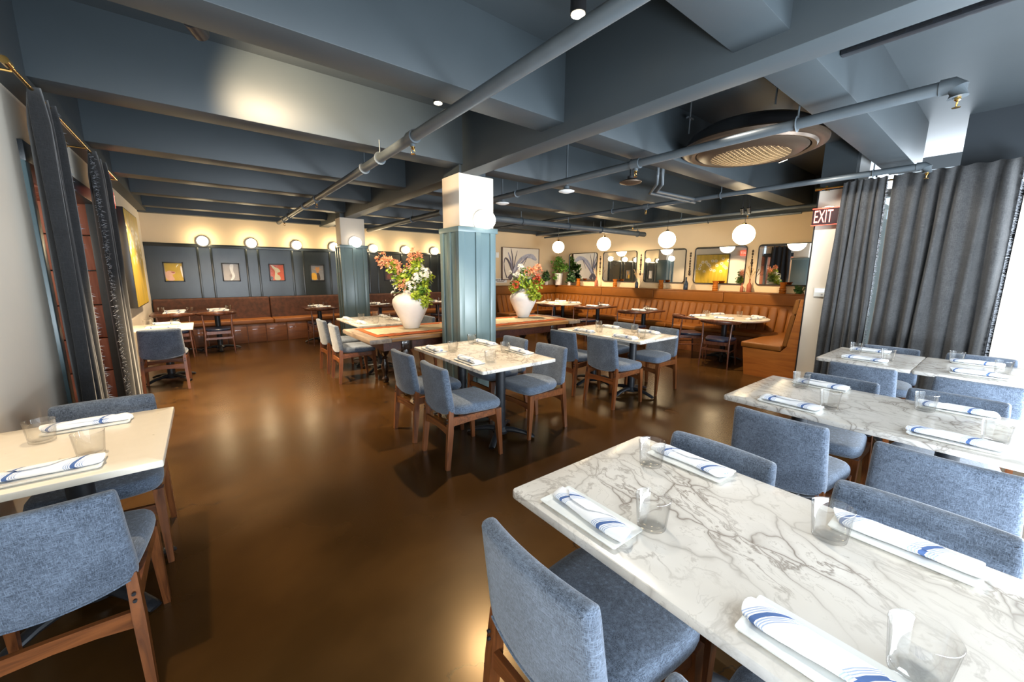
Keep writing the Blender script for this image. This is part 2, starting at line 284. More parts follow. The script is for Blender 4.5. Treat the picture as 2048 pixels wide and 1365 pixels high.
# ------------------------------------------------------------------ mesh building
class B:
    def __init__(s): s.bm = bmesh.new()
    def box(s, lo, hi, bev=0.0, seg=2, rot=None, piv=None):
        lo, hi = Vector(lo), Vector(hi); c = (lo+hi)/2; d = hi-lo
        g = bmesh.ops.create_cube(s.bm, size=1.0); vsx = g['verts']
        for v in vsx: v.co = Vector((v.co.x*d.x, v.co.y*d.y, v.co.z*d.z)) + c
        if rot is not None:
            bmesh.ops.rotate(s.bm, verts=vsx, cent=Vector(piv) if piv else c, matrix=rot)
        if bev > 0:
            es = list({e for v in vsx for e in v.link_edges})
            bmesh.ops.bevel(s.bm, geom=es, offset=bev, segments=seg, profile=0.5, affect='EDGES')
        return s
    def lathe(s, prof, n=24, c=(0, 0, 0), axis='Z'):
        c = Vector(c); rings = []
        for r, z in prof:
            if r < 1e-6: rings.append([s.bm.verts.new(c+Vector((0, 0, z)))])
            else: rings.append([s.bm.verts.new(c+Vector((r*math.cos(2*PI*i/n), r*math.sin(2*PI*i/n), z))) for i in range(n)])
        for a, b in zip(rings, rings[1:]):
            for i in range(n):
                j = (i+1) % n
                if len(a) == 1 and len(b) == 1: break
                if len(a) == 1: s.bm.faces.new((a[0], b[j], b[i]))
                elif len(b) == 1: s.bm.faces.new((a[i], a[j], b[0]))
                else: s.bm.faces.new((a[i], a[j], b[j], b[i]))
        return s
    def sweep(s, pts, secs, n=8, upv=(0, 0, 1), cap=True, square=False, closed=False):
        pts = [Vector(p) for p in pts]; upv = Vector(upv); rings = []
        if not isinstance(secs, list): secs = [secs]*len(pts)
        L = len(pts)
        for i, p in enumerate(pts):
            if closed: t = (pts[(i+1) % L]-pts[i-1]).normalized()
            else: t = (pts[min(i+1, L-1)]-pts[max(i-1, 0)]).normalized()
            u = upv if abs(t.dot(upv)) < 0.97 else Vector((1, 0, 0))
            sd = t.cross(u).normalized(); u2 = sd.cross(t).normalized()
            a, b = secs[i] if isinstance(secs[i], tuple) else (secs[i], secs[i])
            if square: off = [(-a, -b), (a, -b), (a, b), (-a, b)]
            else: off = [(a*math.cos(2*PI*k/n), b*math.sin(2*PI*k/n)) for k in range(n)]
            rings.append([s.bm.verts.new(p + sd*x + u2*y) for x, y in off])
        k = len(rings[0])
        prs = list(zip(rings, rings[1:])) + ([(rings[-1], rings[0])] if closed else [])
        for a, b in prs:
            for i in range(k):
                j = (i+1) % k; s.bm.faces.new((a[i], a[j], b[j], b[i]))
        if cap and not closed:
            s.bm.faces.new(rings[0][::-1]); s.bm.faces.new(rings[-1])
        return s
    def cyl(s, p0, p1, r0, r1=None, n=12): return s.sweep([p0, p1], [r0, r0 if r1 is None else r1], n)
    def slab(s, outl, t, r, f=None, seg=3, rings=(0.8, 0.45)):
        """soft slab: 2-D outline, thickness t, edge radius r; f maps (u, v, w) to a point"""
        f = f or (lambda u, v, w: Vector((u, v, w)))
        n = len(outl); cx = sum(p[0] for p in outl)/n; cy = sum(p[1] for p in outl)/n
        def off(d):
            res = []
            for i in range(n):
                a, b, c = outl[i-1], outl[i], outl[(i+1) % n]
                tx, ty = c[0]-a[0], c[1]-a[1]; l = math.hypot(tx, ty) or 1
                res.append((b[0]-ty/l*d, b[1]+tx/l*d))
            return res
        prof = [(r*(1-math.sin(PI/2*k/seg)), -t/2 + r*(1-math.cos(PI/2*k/seg))) for k in range(seg+1)]
        prof = prof + [(d, -w) for d, w in prof[::-1] if abs(w) > 1e-9]
        R = []
        for d, w in prof:
            o = off(d); R.append([s.bm.verts.new(f(x, y, w)) for x, y in o])
        for a, b in zip(R, R[1:]):
            for i in range(n):
                j = (i+1) % n; s.bm.faces.new((a[i], a[j], b[j], b[i]))
        for base, w, flip in ((R[0], -t/2, True), (R[-1], t/2, False)):
            o = off(r); prev = base
            for kf in rings:
                cur = [s.bm.verts.new(f(cx+(x-cx)*kf, cy+(y-cy)*kf, w)) for x, y in o]
                for i in range(n):
                    j = (i+1) % n; q = (prev[i], prev[j], cur[j], cur[i]); s.bm.faces.new(q[::-1] if flip else q)
                prev = cur
            cv = s.bm.verts.new(f(cx, cy, w))
            for i in range(n):
                j = (i+1) % n; q = (prev[i], prev[j], cv); s.bm.faces.new(q[::-1] if flip else q)
        return s
    def poly(s, pts, thick=None):
        vsx = [s.bm.verts.new(Vector(p)) for p in pts]; fc = s.bm.faces.new(vsx)
        if thick is not None:
            e = bmesh.ops.extrude_face_region(s.bm, geom=[fc]); nv = [x for x in e['geom'] if isinstance(x, bmesh.types.BMVert)]
            bmesh.ops.translate(s.bm, verts=nv, vec=Vector(thick))
        return s
    def mesh(s, name, mat, smooth=True, ang=38, fixn=True):
        if fixn: bmesh.ops.recalc_face_normals(s.bm, faces=s.bm.faces[:])
        me = D.meshes.new(name); s.bm.to_mesh(me); s.bm.free()
        if mat is not None:
            for x in (mat if isinstance(mat, (list, tuple)) else [mat]): me.materials.append(MT[x] if isinstance(x, str) else x)
        if smooth and me.polygons:
            me.shade_smooth(); me.set_sharp_from_angle(angle=rad(ang))
        return me
def chaikin(p, it=2, closed=True):
    for _ in range(it):
        q = []; n = len(p)
        for i in range(n if closed else n-1):
            a, b = p[i], p[(i+1) % n]
            q.append(tuple(x*0.75+y*0.25 for x, y in zip(a, b))); q.append(tuple(x*0.25+y*0.75 for x, y in zip(a, b)))
        p = q
    return p
def rrect(w, h, r, n=4):
    o = []
    for cx, cy, a0 in ((w/2-r, h/2-r, 0), (-w/2+r, h/2-r, 90), (-w/2+r, -h/2+r, 180), (w/2-r, -h/2+r, 270)):
        for k in range(n+1):
            a = rad(a0+90*k/n); o.append((cx+r*math.cos(a), cy+r*math.sin(a)))
    return o
def link(name, me, parent=None, loc=(0, 0, 0), rz=0.0, rot=None):
    o = D.objects.new(name, me); COL.objects.link(o); o.location = loc
    o.rotation_euler = rot if rot else (0, 0, rz)
    if parent: o.parent = parent
    return o
def tag(o, label, cat, group=None):
    o['label'] = label; o['category'] = cat
    if group: o['group'] = group
    return o
def thing(name, label, cat, loc=(0, 0, 0), rz=0.0, group=None):
    o = D.objects.new(name, None); COL.objects.link(o); o.empty_display_size = 0.1
    o.location = loc; o.rotation_euler = (0, 0, rz); return tag(o, label, cat, group)
def struct(name, me, parent=None):
    o = link(name, me, parent)
    if not parent: o['kind'] = 'structure'
    return o
def dup(root, loc, rz, label, group=None):
    r = root.copy(); COL.objects.link(r); r.location = loc; r.rotation_euler = (0, 0, rz); r['label'] = label
    if group: r['group'] = group
    for ch in list(root.children):
        c = ch.copy(); COL.objects.link(c); c.parent = r
        for g in ch.children:
            d = g.copy(); COL.objects.link(d); d.parent = c
    return r
def bx(name, lo, hi, mat, parent=None, bev=0.0, st=False, seg=2):
    me = B().box(lo, hi, bev, seg).mesh(name, mat)
    return struct(name, me, parent) if st else link(name, me, parent)

# ------------------------------------------------------------------ the room
XL, XR, YB, YA, ZC, ZB = -0.85, 8.4, 10.5, 8.62, 3.15, 2.655
bx('floor', (-3.2, -1.6, -0.1), (9.2, 11, 0), 'floor', st=True)
bx('ceiling', (-3.2, -1.6, ZC), (9.2, 11, ZC+0.1), 'ceil_slab', st=True)
# left wall with the passage opening
wl = struct('wall_left', B().box((XL-0.15, -1.45, 0), (XL, 4.06, ZC)).box((XL-0.15, 6.405, 0), (XL, YB+0.1, ZC)).box((XL-0.15, 4.06, 2.33), (XL, 6.28, ZC)).mesh('wall_left', 'cream_light'))
bx('backing', (-2.6, 6.402, 0), (XL-0.15, 6.46, 2.3), 'dark_wall', None, st=True)['kind'] = 'structure'  # unseen dark sheet added to stop light showing through the plank gaps
tr = struct('trim_1', B().box((XL-0.16, 4.06, 0), (XL+0.02, 4.15, 2.33), 0.004).mesh('jamb_casing', 'teal'))
link('head_casing', B().box((XL-0.16, 4.06, 2.20), (XL+0.025, 6.34, 2.33), 0.004).mesh('head_casing', 'dark_wall'), tr)
link('jamb_strip', B().box((XL-0.06, 6.20, 0), (XL+0.02, 6.28, 2.20), 0.004).mesh('jamb_strip', 'pipe'), tr)
ps = struct('wall_passage', B().box((-2.7, 3.4, 0), (-2.6, 6.6, 2.3)).box((-2.7, 3.4, 0), (-1.0, 3.5, 2.3)).box((-2.7, 3.4, 2.24), (-1.0, 6.6, 2.3)).mesh('wall_passage', 'cream'))
for k in range(6):
    z0 = k*0.375; w = random.uniform(0, 0.012)
    bx('plank', (-2.6, 6.28+w, z0+0.006), (XL-0.005, 6.402, z0+0.369), 'plank_red', ps, 0.008)
for k in range(3):
    bx('plank', (-2.6, 5.25+k*0.35, 2.20), (XL-0.03, 5.59+k*0.35, 2.24), 'plank_red', ps, 0.004)
# perimeter soffits
sf = struct('trim_2', B().box((XL-0.05, -1.3, 2.62), (-0.72, YB, ZC)).mesh('soffit', 'ceil'))
link('soffit', B().box((XL, YB-0.16, 2.605), (XR, YB+0.1, ZC)).mesh('soffit', 'ceil'), sf)
link('soffit', B().box((6.0, YA-0.14, 2.585), (XR, YA+0.1, ZC)).mesh('soffit', 'ceil'), sf)
link('soffit', B().box((XR-0.12, 1.7, 2.585), (XR+0.1, YA, ZC)).mesh('soffit', 'ceil'), sf)
# back wall: cream above, board-and-batten below
wb = struct('wall_back', B().box((XL-0.1, YB, 0), (9.0, YB+0.12, ZC)).mesh('wall_back', 'cream'))
XW = 7.4
bx('panelling', (XL, YB-0.012, 0.3), (XW, YB, 2.0), 'panel', wb)
bx('cap_rail', (XL, YB-0.034, 1.985), (XW, YB, 2.055), 'panel', wb, 0.004)
bat = [-0.038, 0.185, 0.793, 1.018, 1.683, 1.912, 2.497, 2.715, 3.459, 3.688, 4.341, 4.567, 5.208, 5.447, 6.1, 6.33]
bmesh_b = B().box((-0.021, -0.034, 0.3), (0.021, 0, 1.985), 0.004).mesh('batten', 'panel')
for x in bat: link('batten', bmesh_b, wb, (x, YB, 0))
# art wall and mirror wall
struct('wall_art', B().box((5.92, YA, 0), (XR+0.1, YA+0.14, ZC)).mesh('wall_art', 'cream'))
struct('wall_right', B().box((XR, 1.5, 0), (XR+0.12, YA+0.14, ZC)).mesh('wall_right', 'cream'))
# booth end wall / pilaster
pl = struct('wall_pilaster', B().box((6.405, 1.40, 0), (XR+0.1, 1.745, 2.57)).mesh('wall_pilaster', 'cream_light'))
link('upper_wall', B().box((6.405, 1.40, 2.57), (XR+0.1, 1.745, ZC)).mesh('upper_wall', 'ceil'), pl)
link('corner_bead', B().box((6.396, 1.738, 0.0), (6.41, 1.752, 2.57)).mesh('corner_bead', 'black'), pl)
# glazed wall behind the grey curtain, transom opening above, plain wall nearer
ws = struct('wall_street', B().box((6.42, -0.30, 0), (6.55, 0.08, 2.60)).box((6.42, -1.5, 0), (6.55, -1.15, 2.60)).box((6.42, -1.15, 0), (6.55, -0.30, 0.85)).mesh('wall_street', 'cream_light'))
link('upper_wall', B().box((6.42, -1.5, 2.60), (6.55, 0.545, ZC)).mesh('upper_wall', 'dark_wall'), ws)
link('lintel', B().box((6.42, 0.08, 2.42), (6.55, 1.40, 2.50)).mesh('lintel', 'white'), ws)
wd = struct('window_1', B().box((6.47, 0.08, 0), (6.53, 0.14, 2.42), 0.004).box((6.47, 1.34, 0), (6.53, 1.40, 2.42), 0.004).box((6.47, 0.70, 0), (6.53, 0.76, 2.42), 0.004).box((6.47, 0.08, 0), (6.53, 1.4, 0.1), 0.004).mesh('window_frame', 'black_metal'))
link('pane', B().box((6.495, 0.14, 0.1), (6.503, 0.70, 2.42)).mesh('pane', 'pane'), wd)
link('pane', B().box((6.495, 0.76, 0.1), (6.503, 1.34, 2.42)).mesh('pane', 'pane'), wd)
# white lobby beyond the glass
lob = struct('wall_lobby', B().box((8.3, -0.6, 0), (8.4, 1.4, 2.35)).box((6.55, 1.30, 2.5), (8.4, 1.40, ZC)).box((6.55, 0.0, 2.5), (7.9, 0.1, ZC)).mesh('wall_lobby', 'white'))
bx('vent_switch', (6.9, 1.285, 2.74), (6.98, 1.30, 2.80), 'black', lob)
struct('wall_front', B().box((-1.0, -1.45, 0), (6.5, -1.3, 0.5)).box((-1.0, -1.45, 2.85), (6.5, -1.3, ZC)).box((-1.0, -1.45, 0), (-0.55, -1.3, ZC)).box((2.95, -1.45, 0), (3.15, -1.3, ZC)).box((6.05, -1.45, 0), (6.5, -1.3, ZC)).mesh('wall_front', 'cream_light'))

# beams
BEAMS = [(-0.55, -0.29), (0.835, 1.095), (2.335, 2.60), (3.85, 4.11), (5.36, 5.63), (6.78, 7.07), (8.26, 8.52), (9.74, 9.99)]
GX0, GX1, GZ = 2.325, 2.53, 2.569
for i, (a, b) in enumerate(BEAMS):
    bm = B().box((-0.73, a, ZB), (GX0+0.01, b, ZC+0.02), 0.004)
    xe = 6.42 if b < 1.4 else (XR if b < YA else 6.0)
    bm.box((GX1-0.01, a, ZB), (xe, b, ZC+0.02), 0.004)
    struct('ceiling_beam', bm.mesh('ceiling_beam', 'ceil'))
struct('girder', B().box((GX0, -1.3, GZ), (GX1, YB, ZC+0.02), 0.004).mesh('girder', 'ceil'))
# pillars: cream capital over teal board-and-batten casing
def pillar(x0, x1, y0, y1, zt, zp):
    p = struct('pillar', B().box((x0, y0, zp), (x1, y1, zt), 0.003).mesh('pillar', 'cream_light'))
    bx('upper_shaft', (x0+0.01, y0+0.01, zt), (x1-0.1, y1-0.02, ZC), 'ceil', p)
    e = 0.02
    bx('casing', (x0-e, y0-e, 0), (x1+e, y1+e, zp), 'teal', p, 0.003)
    def bars(n, fx):
        for k in n: fx(k)
    w = x1-x0+2*e; d = y1-y0+2*e; t = 0.018
    bx('cap_rail', (x0-e-t, y0-e-t, zp-0.055), (x1+e+t, y1+e+t, zp+0.002), 'teal', p, 0.003)
    for fr in (0.0, 0.46, 0.86):
        xa = x0-e-t+fr*w; bx('batten', (xa, y0-e-t, 0), (xa+0.07, y0-e, zp-0.055), 'teal', p, 0.003)
    for fr in (0.0, 0.42, 0.82):
        ya = y0-e+fr*d; bx('batten', (x0-e-t, ya, 0), (x0-e, ya+0.07, zp-0.055), 'teal', p, 0.003)
    return p
pillar(2.285, 2.74, 3.87, 4.25, GZ, 2.007)
pillar(2.24, 2.71, 8.40, 8.74, GZ, 2.04)

# ------------------------------------------------------------------ furniture kits
def chair_kit():
    t = thing('dining_chair', '', 'chair')
    so = chaikin([(-0.205, -0.195), (0.10, -0.235), (0.235, -0.235), (0.275, -0.16), (0.285, 0.0), (0.275, 0.16), (0.235, 0.235), (0.10, 0.235), (-0.205, 0.195)], 2)
    def fs(u, v, w):
        crown = 0.012*max(0, 1-(u*u+v*v)/0.07) if w > 0 else 0
        return Vector((u, v, 0.447+w+crown-0.012*(u+0.2)*0))
    link('seat', B().slab(so, 0.075, 0.032, fs).mesh('chair_seat', 'blue_fabric', ang=60), t)
    bo = chaikin([(-0.175, 0.797), (0.0, 0.797), (0.175, 0.797), (0.204, 0.795), (0.2085, 0.765), (0.214, 0.62), (0.224, 0.46), (0.2, 0.435), (0.10, 0.412), (0.0, 0.405), (-0.10, 0.412), (-0.2, 0.435), (-0.224, 0.46), (-0.214, 0.62), (-0.2085, 0.765), (-0.204, 0.795)][::-1], 2)
    top = [p for p in bo]
    def fb(u, v, w): return Vector((-0.205-(v-0.45)*0.13+w+0.45*u*u-0.012, u, v))
    bk = link('backrest', B().slab(bo, 0.056, 0.022, fb, rings=(0.85, 0.6, 0.3)).mesh('chair_back', 'blue_fabric', ang=60), t)
    pts = [fb(u, 0.452-0.03*(1-(u/0.2)**2), -0.0295) for u in [x*0.02 for x in range(-10, 11)]]
    link('piping', B().sweep(pts, 0.004, 5).mesh('chair_piping', 'blue_fabric'), bk)
    for s in (-1, 1):
        lg = link('leg', B().sweep([(-0.247, s*0.212, 0), (-0.218, s*0.205, 0.30), (-0.206, s*0.201, 0.47)], [(0.013, 0.017), (0.017, 0.024), (0.015, 0.018)], square=True, upv=(1, 0, 0)).mesh('chair_leg_back', 'walnut'), t)
        for z in (0.375, 0.402):
            link('bolt', B().cyl((-0.236, s*0.203, z), (-0.2435, s*0.203, z), 0.006, n=10).mesh('bolt', 'black_metal'), lg)
        link('leg', B().sweep([(0.243, s*0.222, 0), (0.215, s*0.213, 0.41)], [(0.012, 0.014), (0.021, 0.026)], square=True, upv=(1, 0, 0)).mesh('chair_leg_front', 'walnut'), t)
        link('side_rail', B().sweep([(-0.21, s*0.204, 0.375), (0.0, s*0.208, 0.383), (0.21, s*0.213, 0.387)], [(0.012, 0.031), (0.012, 0.026), (0.012, 0.024)], square=True).mesh('chair_rail', 'walnut_x'), t)
    link('stretcher', B().sweep([(-0.222, y, 0.30+0.012*(1-(y/0.2)**2)) for y in (-0.2, -0.1, 0, 0.1, 0.2)], [(0.010, 0.032), (0.010, 0.026), (0.010, 0.024), (0.010, 0.026), (0.010, 0.032)], square=True).mesh('chair_stretcher', 'walnut_x'), t)
    link('stretcher', B().sweep([(0.222, y, 0.30+0.012*(1-(y/0.2)**2)) for y in (-0.212, -0.1, 0, 0.1, 0.212)], [(0.010, 0.028), (0.010, 0.023), (0.010, 0.021), (0.010, 0.023), (0.010, 0.028)], square=True).mesh('chair_stretcher', 'walnut_x'), t)
    return t
def elbow_kit():
    t = thing('elbow_chair', '', 'chair')
    so = chaikin([(-0.2, -0.17), (0.2, -0.235), (0.24, -0.2), (0.245, 0.2), (0.2, 0.235), (-0.2, 0.17)], 2)
    link('seat', B().slab(so, 0.05, 0.022, lambda u, v, w: Vector((u, v, 0.445+w-0.02*math.exp(-(u*u+v*v)/0.02)*(w > 0)))).mesh('elbow_seat', 'navy_leather', ang=60), t)
    link('seat_frame', B().sweep([(-0.19, -0.17, 0.40), (0.215, -0.21, 0.40), (0.215, 0.21, 0.40), (-0.19, 0.17, 0.40)], (0.012, 0.026), square=True, closed=True).mesh('elbow_frame', 'elbow_wood', ang=20), t)
    for s in (-1, 1):
        link('leg', B().sweep([(-0.235, s*0.215, 0), (-0.205, s*0.20, 0.40), (-0.185, s*0.205, 0.58), (-0.175, s*0.215, 0.725)], [0.009, 0.017, 0.015, 0.010], 10).mesh('elbow_leg_back', 'elbow_wood'), t)
        link('leg', B().sweep([(0.235, s*0.235, 0), (0.215, s*0.222, 0.25), (0.20, s*0.212, 0.42)], [0.009, 0.016, 0.017], 10).mesh('elbow_leg_front', 'elbow_wood'), t)
        link('stretcher', B().sweep([(-0.215, s*0.204, 0.27), (0.215, s*0.222, 0.27)], 0.009, 8).mesh('elbow_stretch', 'elbow_wood'), t)
    link('stretcher', B().sweep([(-0.215, -0.2, 0.30), (-0.215, 0.2, 0.30)], (0.008, 0.018), square=True).mesh('elbow_stretch_back', 'elbow_wood'), t)
    pts, sec = [], []
    for k in range(-9, 10):
        a = rad(180+k*10.6); r = 0.275
        pts.append((0.04+r*math.cos(a), 0.295*math.sin(a), 0.735+0.018*math.cos(rad(k*10)))); q = 1-abs(k)/9
        sec.append((0.012+0.011*q, 0.013+0.030*q**0.8))
    link('top_rail', B().sweep(pts, sec, 10).mesh('elbow_rail', 'elbow_wood', ang=60), t)
    return t
CH = chair_kit(); CHN = [0]
def chair(x, y, rz, label, group):
    if CHN[0] == 0:
        CHN[0] = 1; CH.location = (x, y, 0); CH.rotation_euler = (0, 0, rz); CH['label'] = label; CH['group'] = group; return CH
    return dup(CH, (x, y, 0), rz, label, group)
EL = elbow_kit(); ELN = [0]
def elbow(x, y, rz, label, group='wooden elbow chairs'):
    if ELN[0] == 0:
        ELN[0] = 1; EL.location = (x, y, 0); EL.rotation_euler = (0, 0, rz); EL['label'] = label; EL['group'] = group; return EL
    return dup(EL, (x, y, 0), rz, label, group)

PED = {}
def pedestal_meshes():
    PED['column'] = B().lathe([(0.11, 0.704), (0.11, 0.716), (0.05, 0.716)][::-1], 20).lathe([(0.0, 0.05), (0.045, 0.05), (0.045, 0.71), (0.0, 0.71)], 18).mesh('pedestal_column', 'black_metal')
    b = B()
    b.lathe([(0.0, 0.095), (0.05, 0.09), (0.075, 0.055), (0.07, 0.03), (0.0, 0.03)], 16)
    PED['hub'] = b.mesh('pedestal_hub', 'black_metal')
    PED['foot'] = B().sweep([(0.04, 0, 0.062), (0.12, 0, 0.066), (0.22, 0, 0.05), (0.30, 0, 0.024), (0.32, 0, 0.014)], [(0.034, 0.028), (0.03, 0.024), (0.028, 0.019), (0.03, 0.016), (0.026, 0.013)], 10).mesh('pedestal_foot', 'black_metal')
    PED['glide'] = B().lathe([(0, 0), (0.016, 0), (0.016, 0.008), (0, 0.008)], 10).mesh('glide', 'black')
pedestal_meshes()
def pedestal(parent, x, y, rot=0.7):
    c = link('pedestal', PED['column'], parent, (x, y, 0)); link('hub', PED['hub'], c)
    for k in range(4):
        link('foot', PED['foot'], c, rz=rot+k*PI/2)
def table(name, label, x0, x1, y0, y1, mat, peds, group, z=0.75, th=0.03, r=0.02, rot=0.7):
    cx, cy = (x0+x1)/2, (y0+y1)/2
    t = thing(name, label, 'table', (cx, cy, 0), 0, group)
    link('tabletop', B().slab(rrect(x1-x0, y1-y0, r), th, 0.006, lambda u, v, w: Vector((u, v, z-th/2+w)), seg=2).mesh('tabletop', mat), t)
    for px, py in peds: pedestal(t, px-cx, py-cy, rot)
    return t
# ------------------------------------------------------------------ place settings
def plate_mesh():
    b = B(); L, Wd = 0.30, 0.138
    def ring(l, w, z, r): return [b.bm.verts.new((x, y, z)) for x, y in rrect(w, l, r, 3)]
    rs = [ring(L-0.02, Wd-0.02, 0, 0.006), ring(L, Wd, 0.009, 0.008), ring(L+0.002, Wd+0.002, 0.0125, 0.008), ring(L-0.006, Wd-0.006, 0.0125, 0.007), ring(L-0.03, Wd-0.03, 0.007, 0.006)]
    for a, c in zip(rs, rs[1:]):
        for i in range(len(a)):
            j = (i+1) % len(a); b.bm.faces.new((a[i], a[j], c[j], c[i]))
    b.bm.faces.new(rs[0][::-1]); b.bm.faces.new(rs[-1]); return b.mesh('plate', 'porcelain')
def napkin_mesh(seed, L=0.285):
    rnd = random.Random(seed); b = B(); n = 18; rings = []
    K = 15
    for k in range(K):
        t = k/(K-1); y = (t-0.5)*L
        a = 0.033*(1-0.10*math.cos(2*PI*t*1.0+seed)); h = 0.0175*(1+0.14*math.sin(5*t+seed))
        if k in (0, K-1): a *= 0.9; h *= 0.92
        ring = []
        for i in range(n):
            th = 2*PI*i/n; q = 1+rnd.uniform(-0.045, 0.045)
            x = a*math.cos(th)*q; z = h*math.sin(th)*q
            if z < -0.013: z = -0.013
            yy = y + (0.014*math.cos(th+seed) if k in (0, K-1) else 0)
            ring.append(b.bm.verts.new((x, yy, z+0.013)))
        rings.append(ring)
    for p, q in zip(rings, rings[1:]):
        for i in range(n): b.bm.faces.new((p[i], p[(i+1) % n], q[(i+1) % n], q[i]))
    for r, s in ((rings[0], 1), (rings[-1], -1)):
        prev = r
        for f, dy in ((0.62, -0.004), (0.58, 0.012), (0.15, 0.014)):
            c = sum((v.co for v in r), Vector())/n
            cur = [b.bm.verts.new(c+(v.co-c)*f+Vector((0, dy*s, 0))) for v in r]
            for i in range(n): b.bm.faces.new((prev[i], prev[(i+1) % n], cur[(i+1) % n], cur[i]))
            prev = cur
        b.bm.faces.new(prev)
    # loose flap lying over the roll
    fl = []
    for i, th in enumerate((35, 65, 95, 120)):
        fl.append([b.bm.verts.new((0.0355*math.cos(rad(th)), y, 0.0145+0.0195*math.sin(rad(th)))) for y in (-0.10+0.03*i, -0.02+0.02*i, 0.06, 0.125-0.02*i)])
    for p, q in zip(fl, fl[1:]):
        for i in range(3): b.bm.faces.new((p[i], p[i+1], q[i+1], q[i]))
    return b.mesh('napkin_%d' % seed, 'napkin', ang=70)
def tumbler_mesh():
    return B().lathe([(0.0, 0.0), (0.036, 0.0), (0.0415, 0.004), (0.0505, 0.096), (0.0512, 0.0985), (0.0502, 0.1), (0.0485, 0.097), (0.0395, 0.016), (0.034, 0.011), (0.0, 0.010)], 32).mesh('tumbler', 'glass', ang=50)
PLM = plate_mesh(); NPM = [napkin_mesh(s) for s in (1, 2, 3)]; TBM = tumbler_mesh()
NSET = [0]
def setting(px, py, gx, gy, place, z=0.75, rz=0.0, nk=True, pl=True):
    i = NSET[0]; NSET[0] += 1; rr = random.uniform(-0.05, 0.05); zz = z
    if pl:
        tag(link('plate', PLM, None, (px, py, z), rz), 'white oblong plate at '+place, 'plate', 'rectangular plates'); zz = z+0.0073
    if nk:
        fl = PI if i % 2 else 0
        tag(link('napkin', NPM[i % 3], None, (px, py, zz), rz+rr+fl), 'rolled striped napkin at '+place, 'napkin', 'rolled napkins')
    if gx is not None:
        tag(link('tumbler', TBM, None, (gx, gy, z+0.0005)), 'clear glass tumbler at '+place, 'glass', 'glass tumblers')

GC = 'blue grey dining chairs'
def fourtop(desc, x0, x1, yc, table_done=True, pl=None, gl=None, side=('aisle side', 'window side')):
    names = [side[0]+' far seat of '+desc, side[0]+' near seat of '+desc, side[1]+' far seat of '+desc, side[1]+' near seat of '+desc]
    for (p, g, nme) in zip(pl, gl, names): setting(p[0], p[1], g[0], g[1], nme)
# front right table
D1 = 'foremost marble table'
table('dining_table', 'long white marble table in the lower right foreground', 0.78, 1.55, -0.28, 1.0, 'marble', [(1.16, 0.68), (1.16, 0.02)], 'marble dining tables')
fourtop(D1, 0, 0, 0, pl=[(0.875, 0.725), (0.885, 0.12), (1.462, 0.71), (1.468, 0.10)], gl=[(0.99, 0.578), (0.99, 0.016), (1.332, 0.80), (1.354, 0.235)])
D2 = 'second marble table in the right-hand row'
table('dining_table', 'white marble table standing second in the right-hand row', 2.52, 3.34, -0.22, 1.05, 'marble', [(2.93, 0.74), (2.93, 0.10)], 'marble dining tables')
fourtop(D2, 0, 0, 0, pl=[(2.625, 0.72), (2.645, 0.08), (3.245, 0.73), (3.25, 0.11)], gl=[(2.756, 0.568), (2.79, -0.036), (3.12, 0.81), (3.14, 0.225)])
D3 = 'marble tables before the grey curtain'
table('dining_table', 'small marble table before the grey curtain, farther of the joined pair', 4.42, 5.28, 0.432, 1.06, 'marble', [(4.85, 0.745)], 'marble dining tables')
table('dining_table', 'small marble table before the grey curtain, nearer of the joined pair', 4.42, 5.28, -0.20, 0.427, 'marble', [(4.85, 0.115)], 'marble dining tables')
fourtop(D3, 0, 0, 0, pl=[(4.59, 0.75), (4.60, 0.085), (5.15, 0.81), (5.16, 0.12)], gl=[(4.775, 0.625), (4.865, -0.024), (4.985, 0.888), (5.13, 0.237)])
D4 = 'table beside the teal pillar'
table('dining_table', 'veined marble table in mid floor just before the teal pillar', 1.63, 2.42, 2.445, 3.72, 'marble', [(2.06, 2.80), (2.02, 3.42)], 'marble dining tables')
fourtop(D4, 0, 0, 0, pl=[(1.715, 3.43), (1.725, 2.80), (2.325, 3.44), (2.335, 2.875)], gl=[(1.83, 3.262), (1.857, 2.672), (2.217, 3.538), (2.22, 2.939)], side=('left side', 'right side'))
D5 = 'table right of the teal pillar'
table('dining_table', 'veined marble table to the right of the teal pillar', 3.78, 4.58, 2.50, 3.82, 'marble', [(4.17, 2.86), (4.17, 3.48)], 'marble dining tables', rot=0.0)
fourtop(D5, 0, 0, 0, pl=[(3.875, 3.42), (3.88, 2.78), (4.475, 3.46), (4.48, 2.86)], gl=[(4.01, 3.28), (4.03, 2.66), (4.34, 3.56), (4.36, 2.98)], side=('left side', 'right side'))
D6 = 'table behind the rustic table'
table('dining_table', 'veined marble table behind the left end of the rustic table', 1.67, 2.48, 5.66, 6.88, 'marble', [(2.07, 5.98), (2.07, 6.58)], 'marble dining tables')
fourtop(D6, 0, 0, 0, pl=[(1.77, 6.58), (1.80, 5.95), (2.375, 6.62), (2.38, 6.0)], gl=[(1.93, 6.38), (1.96, 5.80), (2.27, 6.72), (2.26, 6.12)], side=('left side', 'right side'))
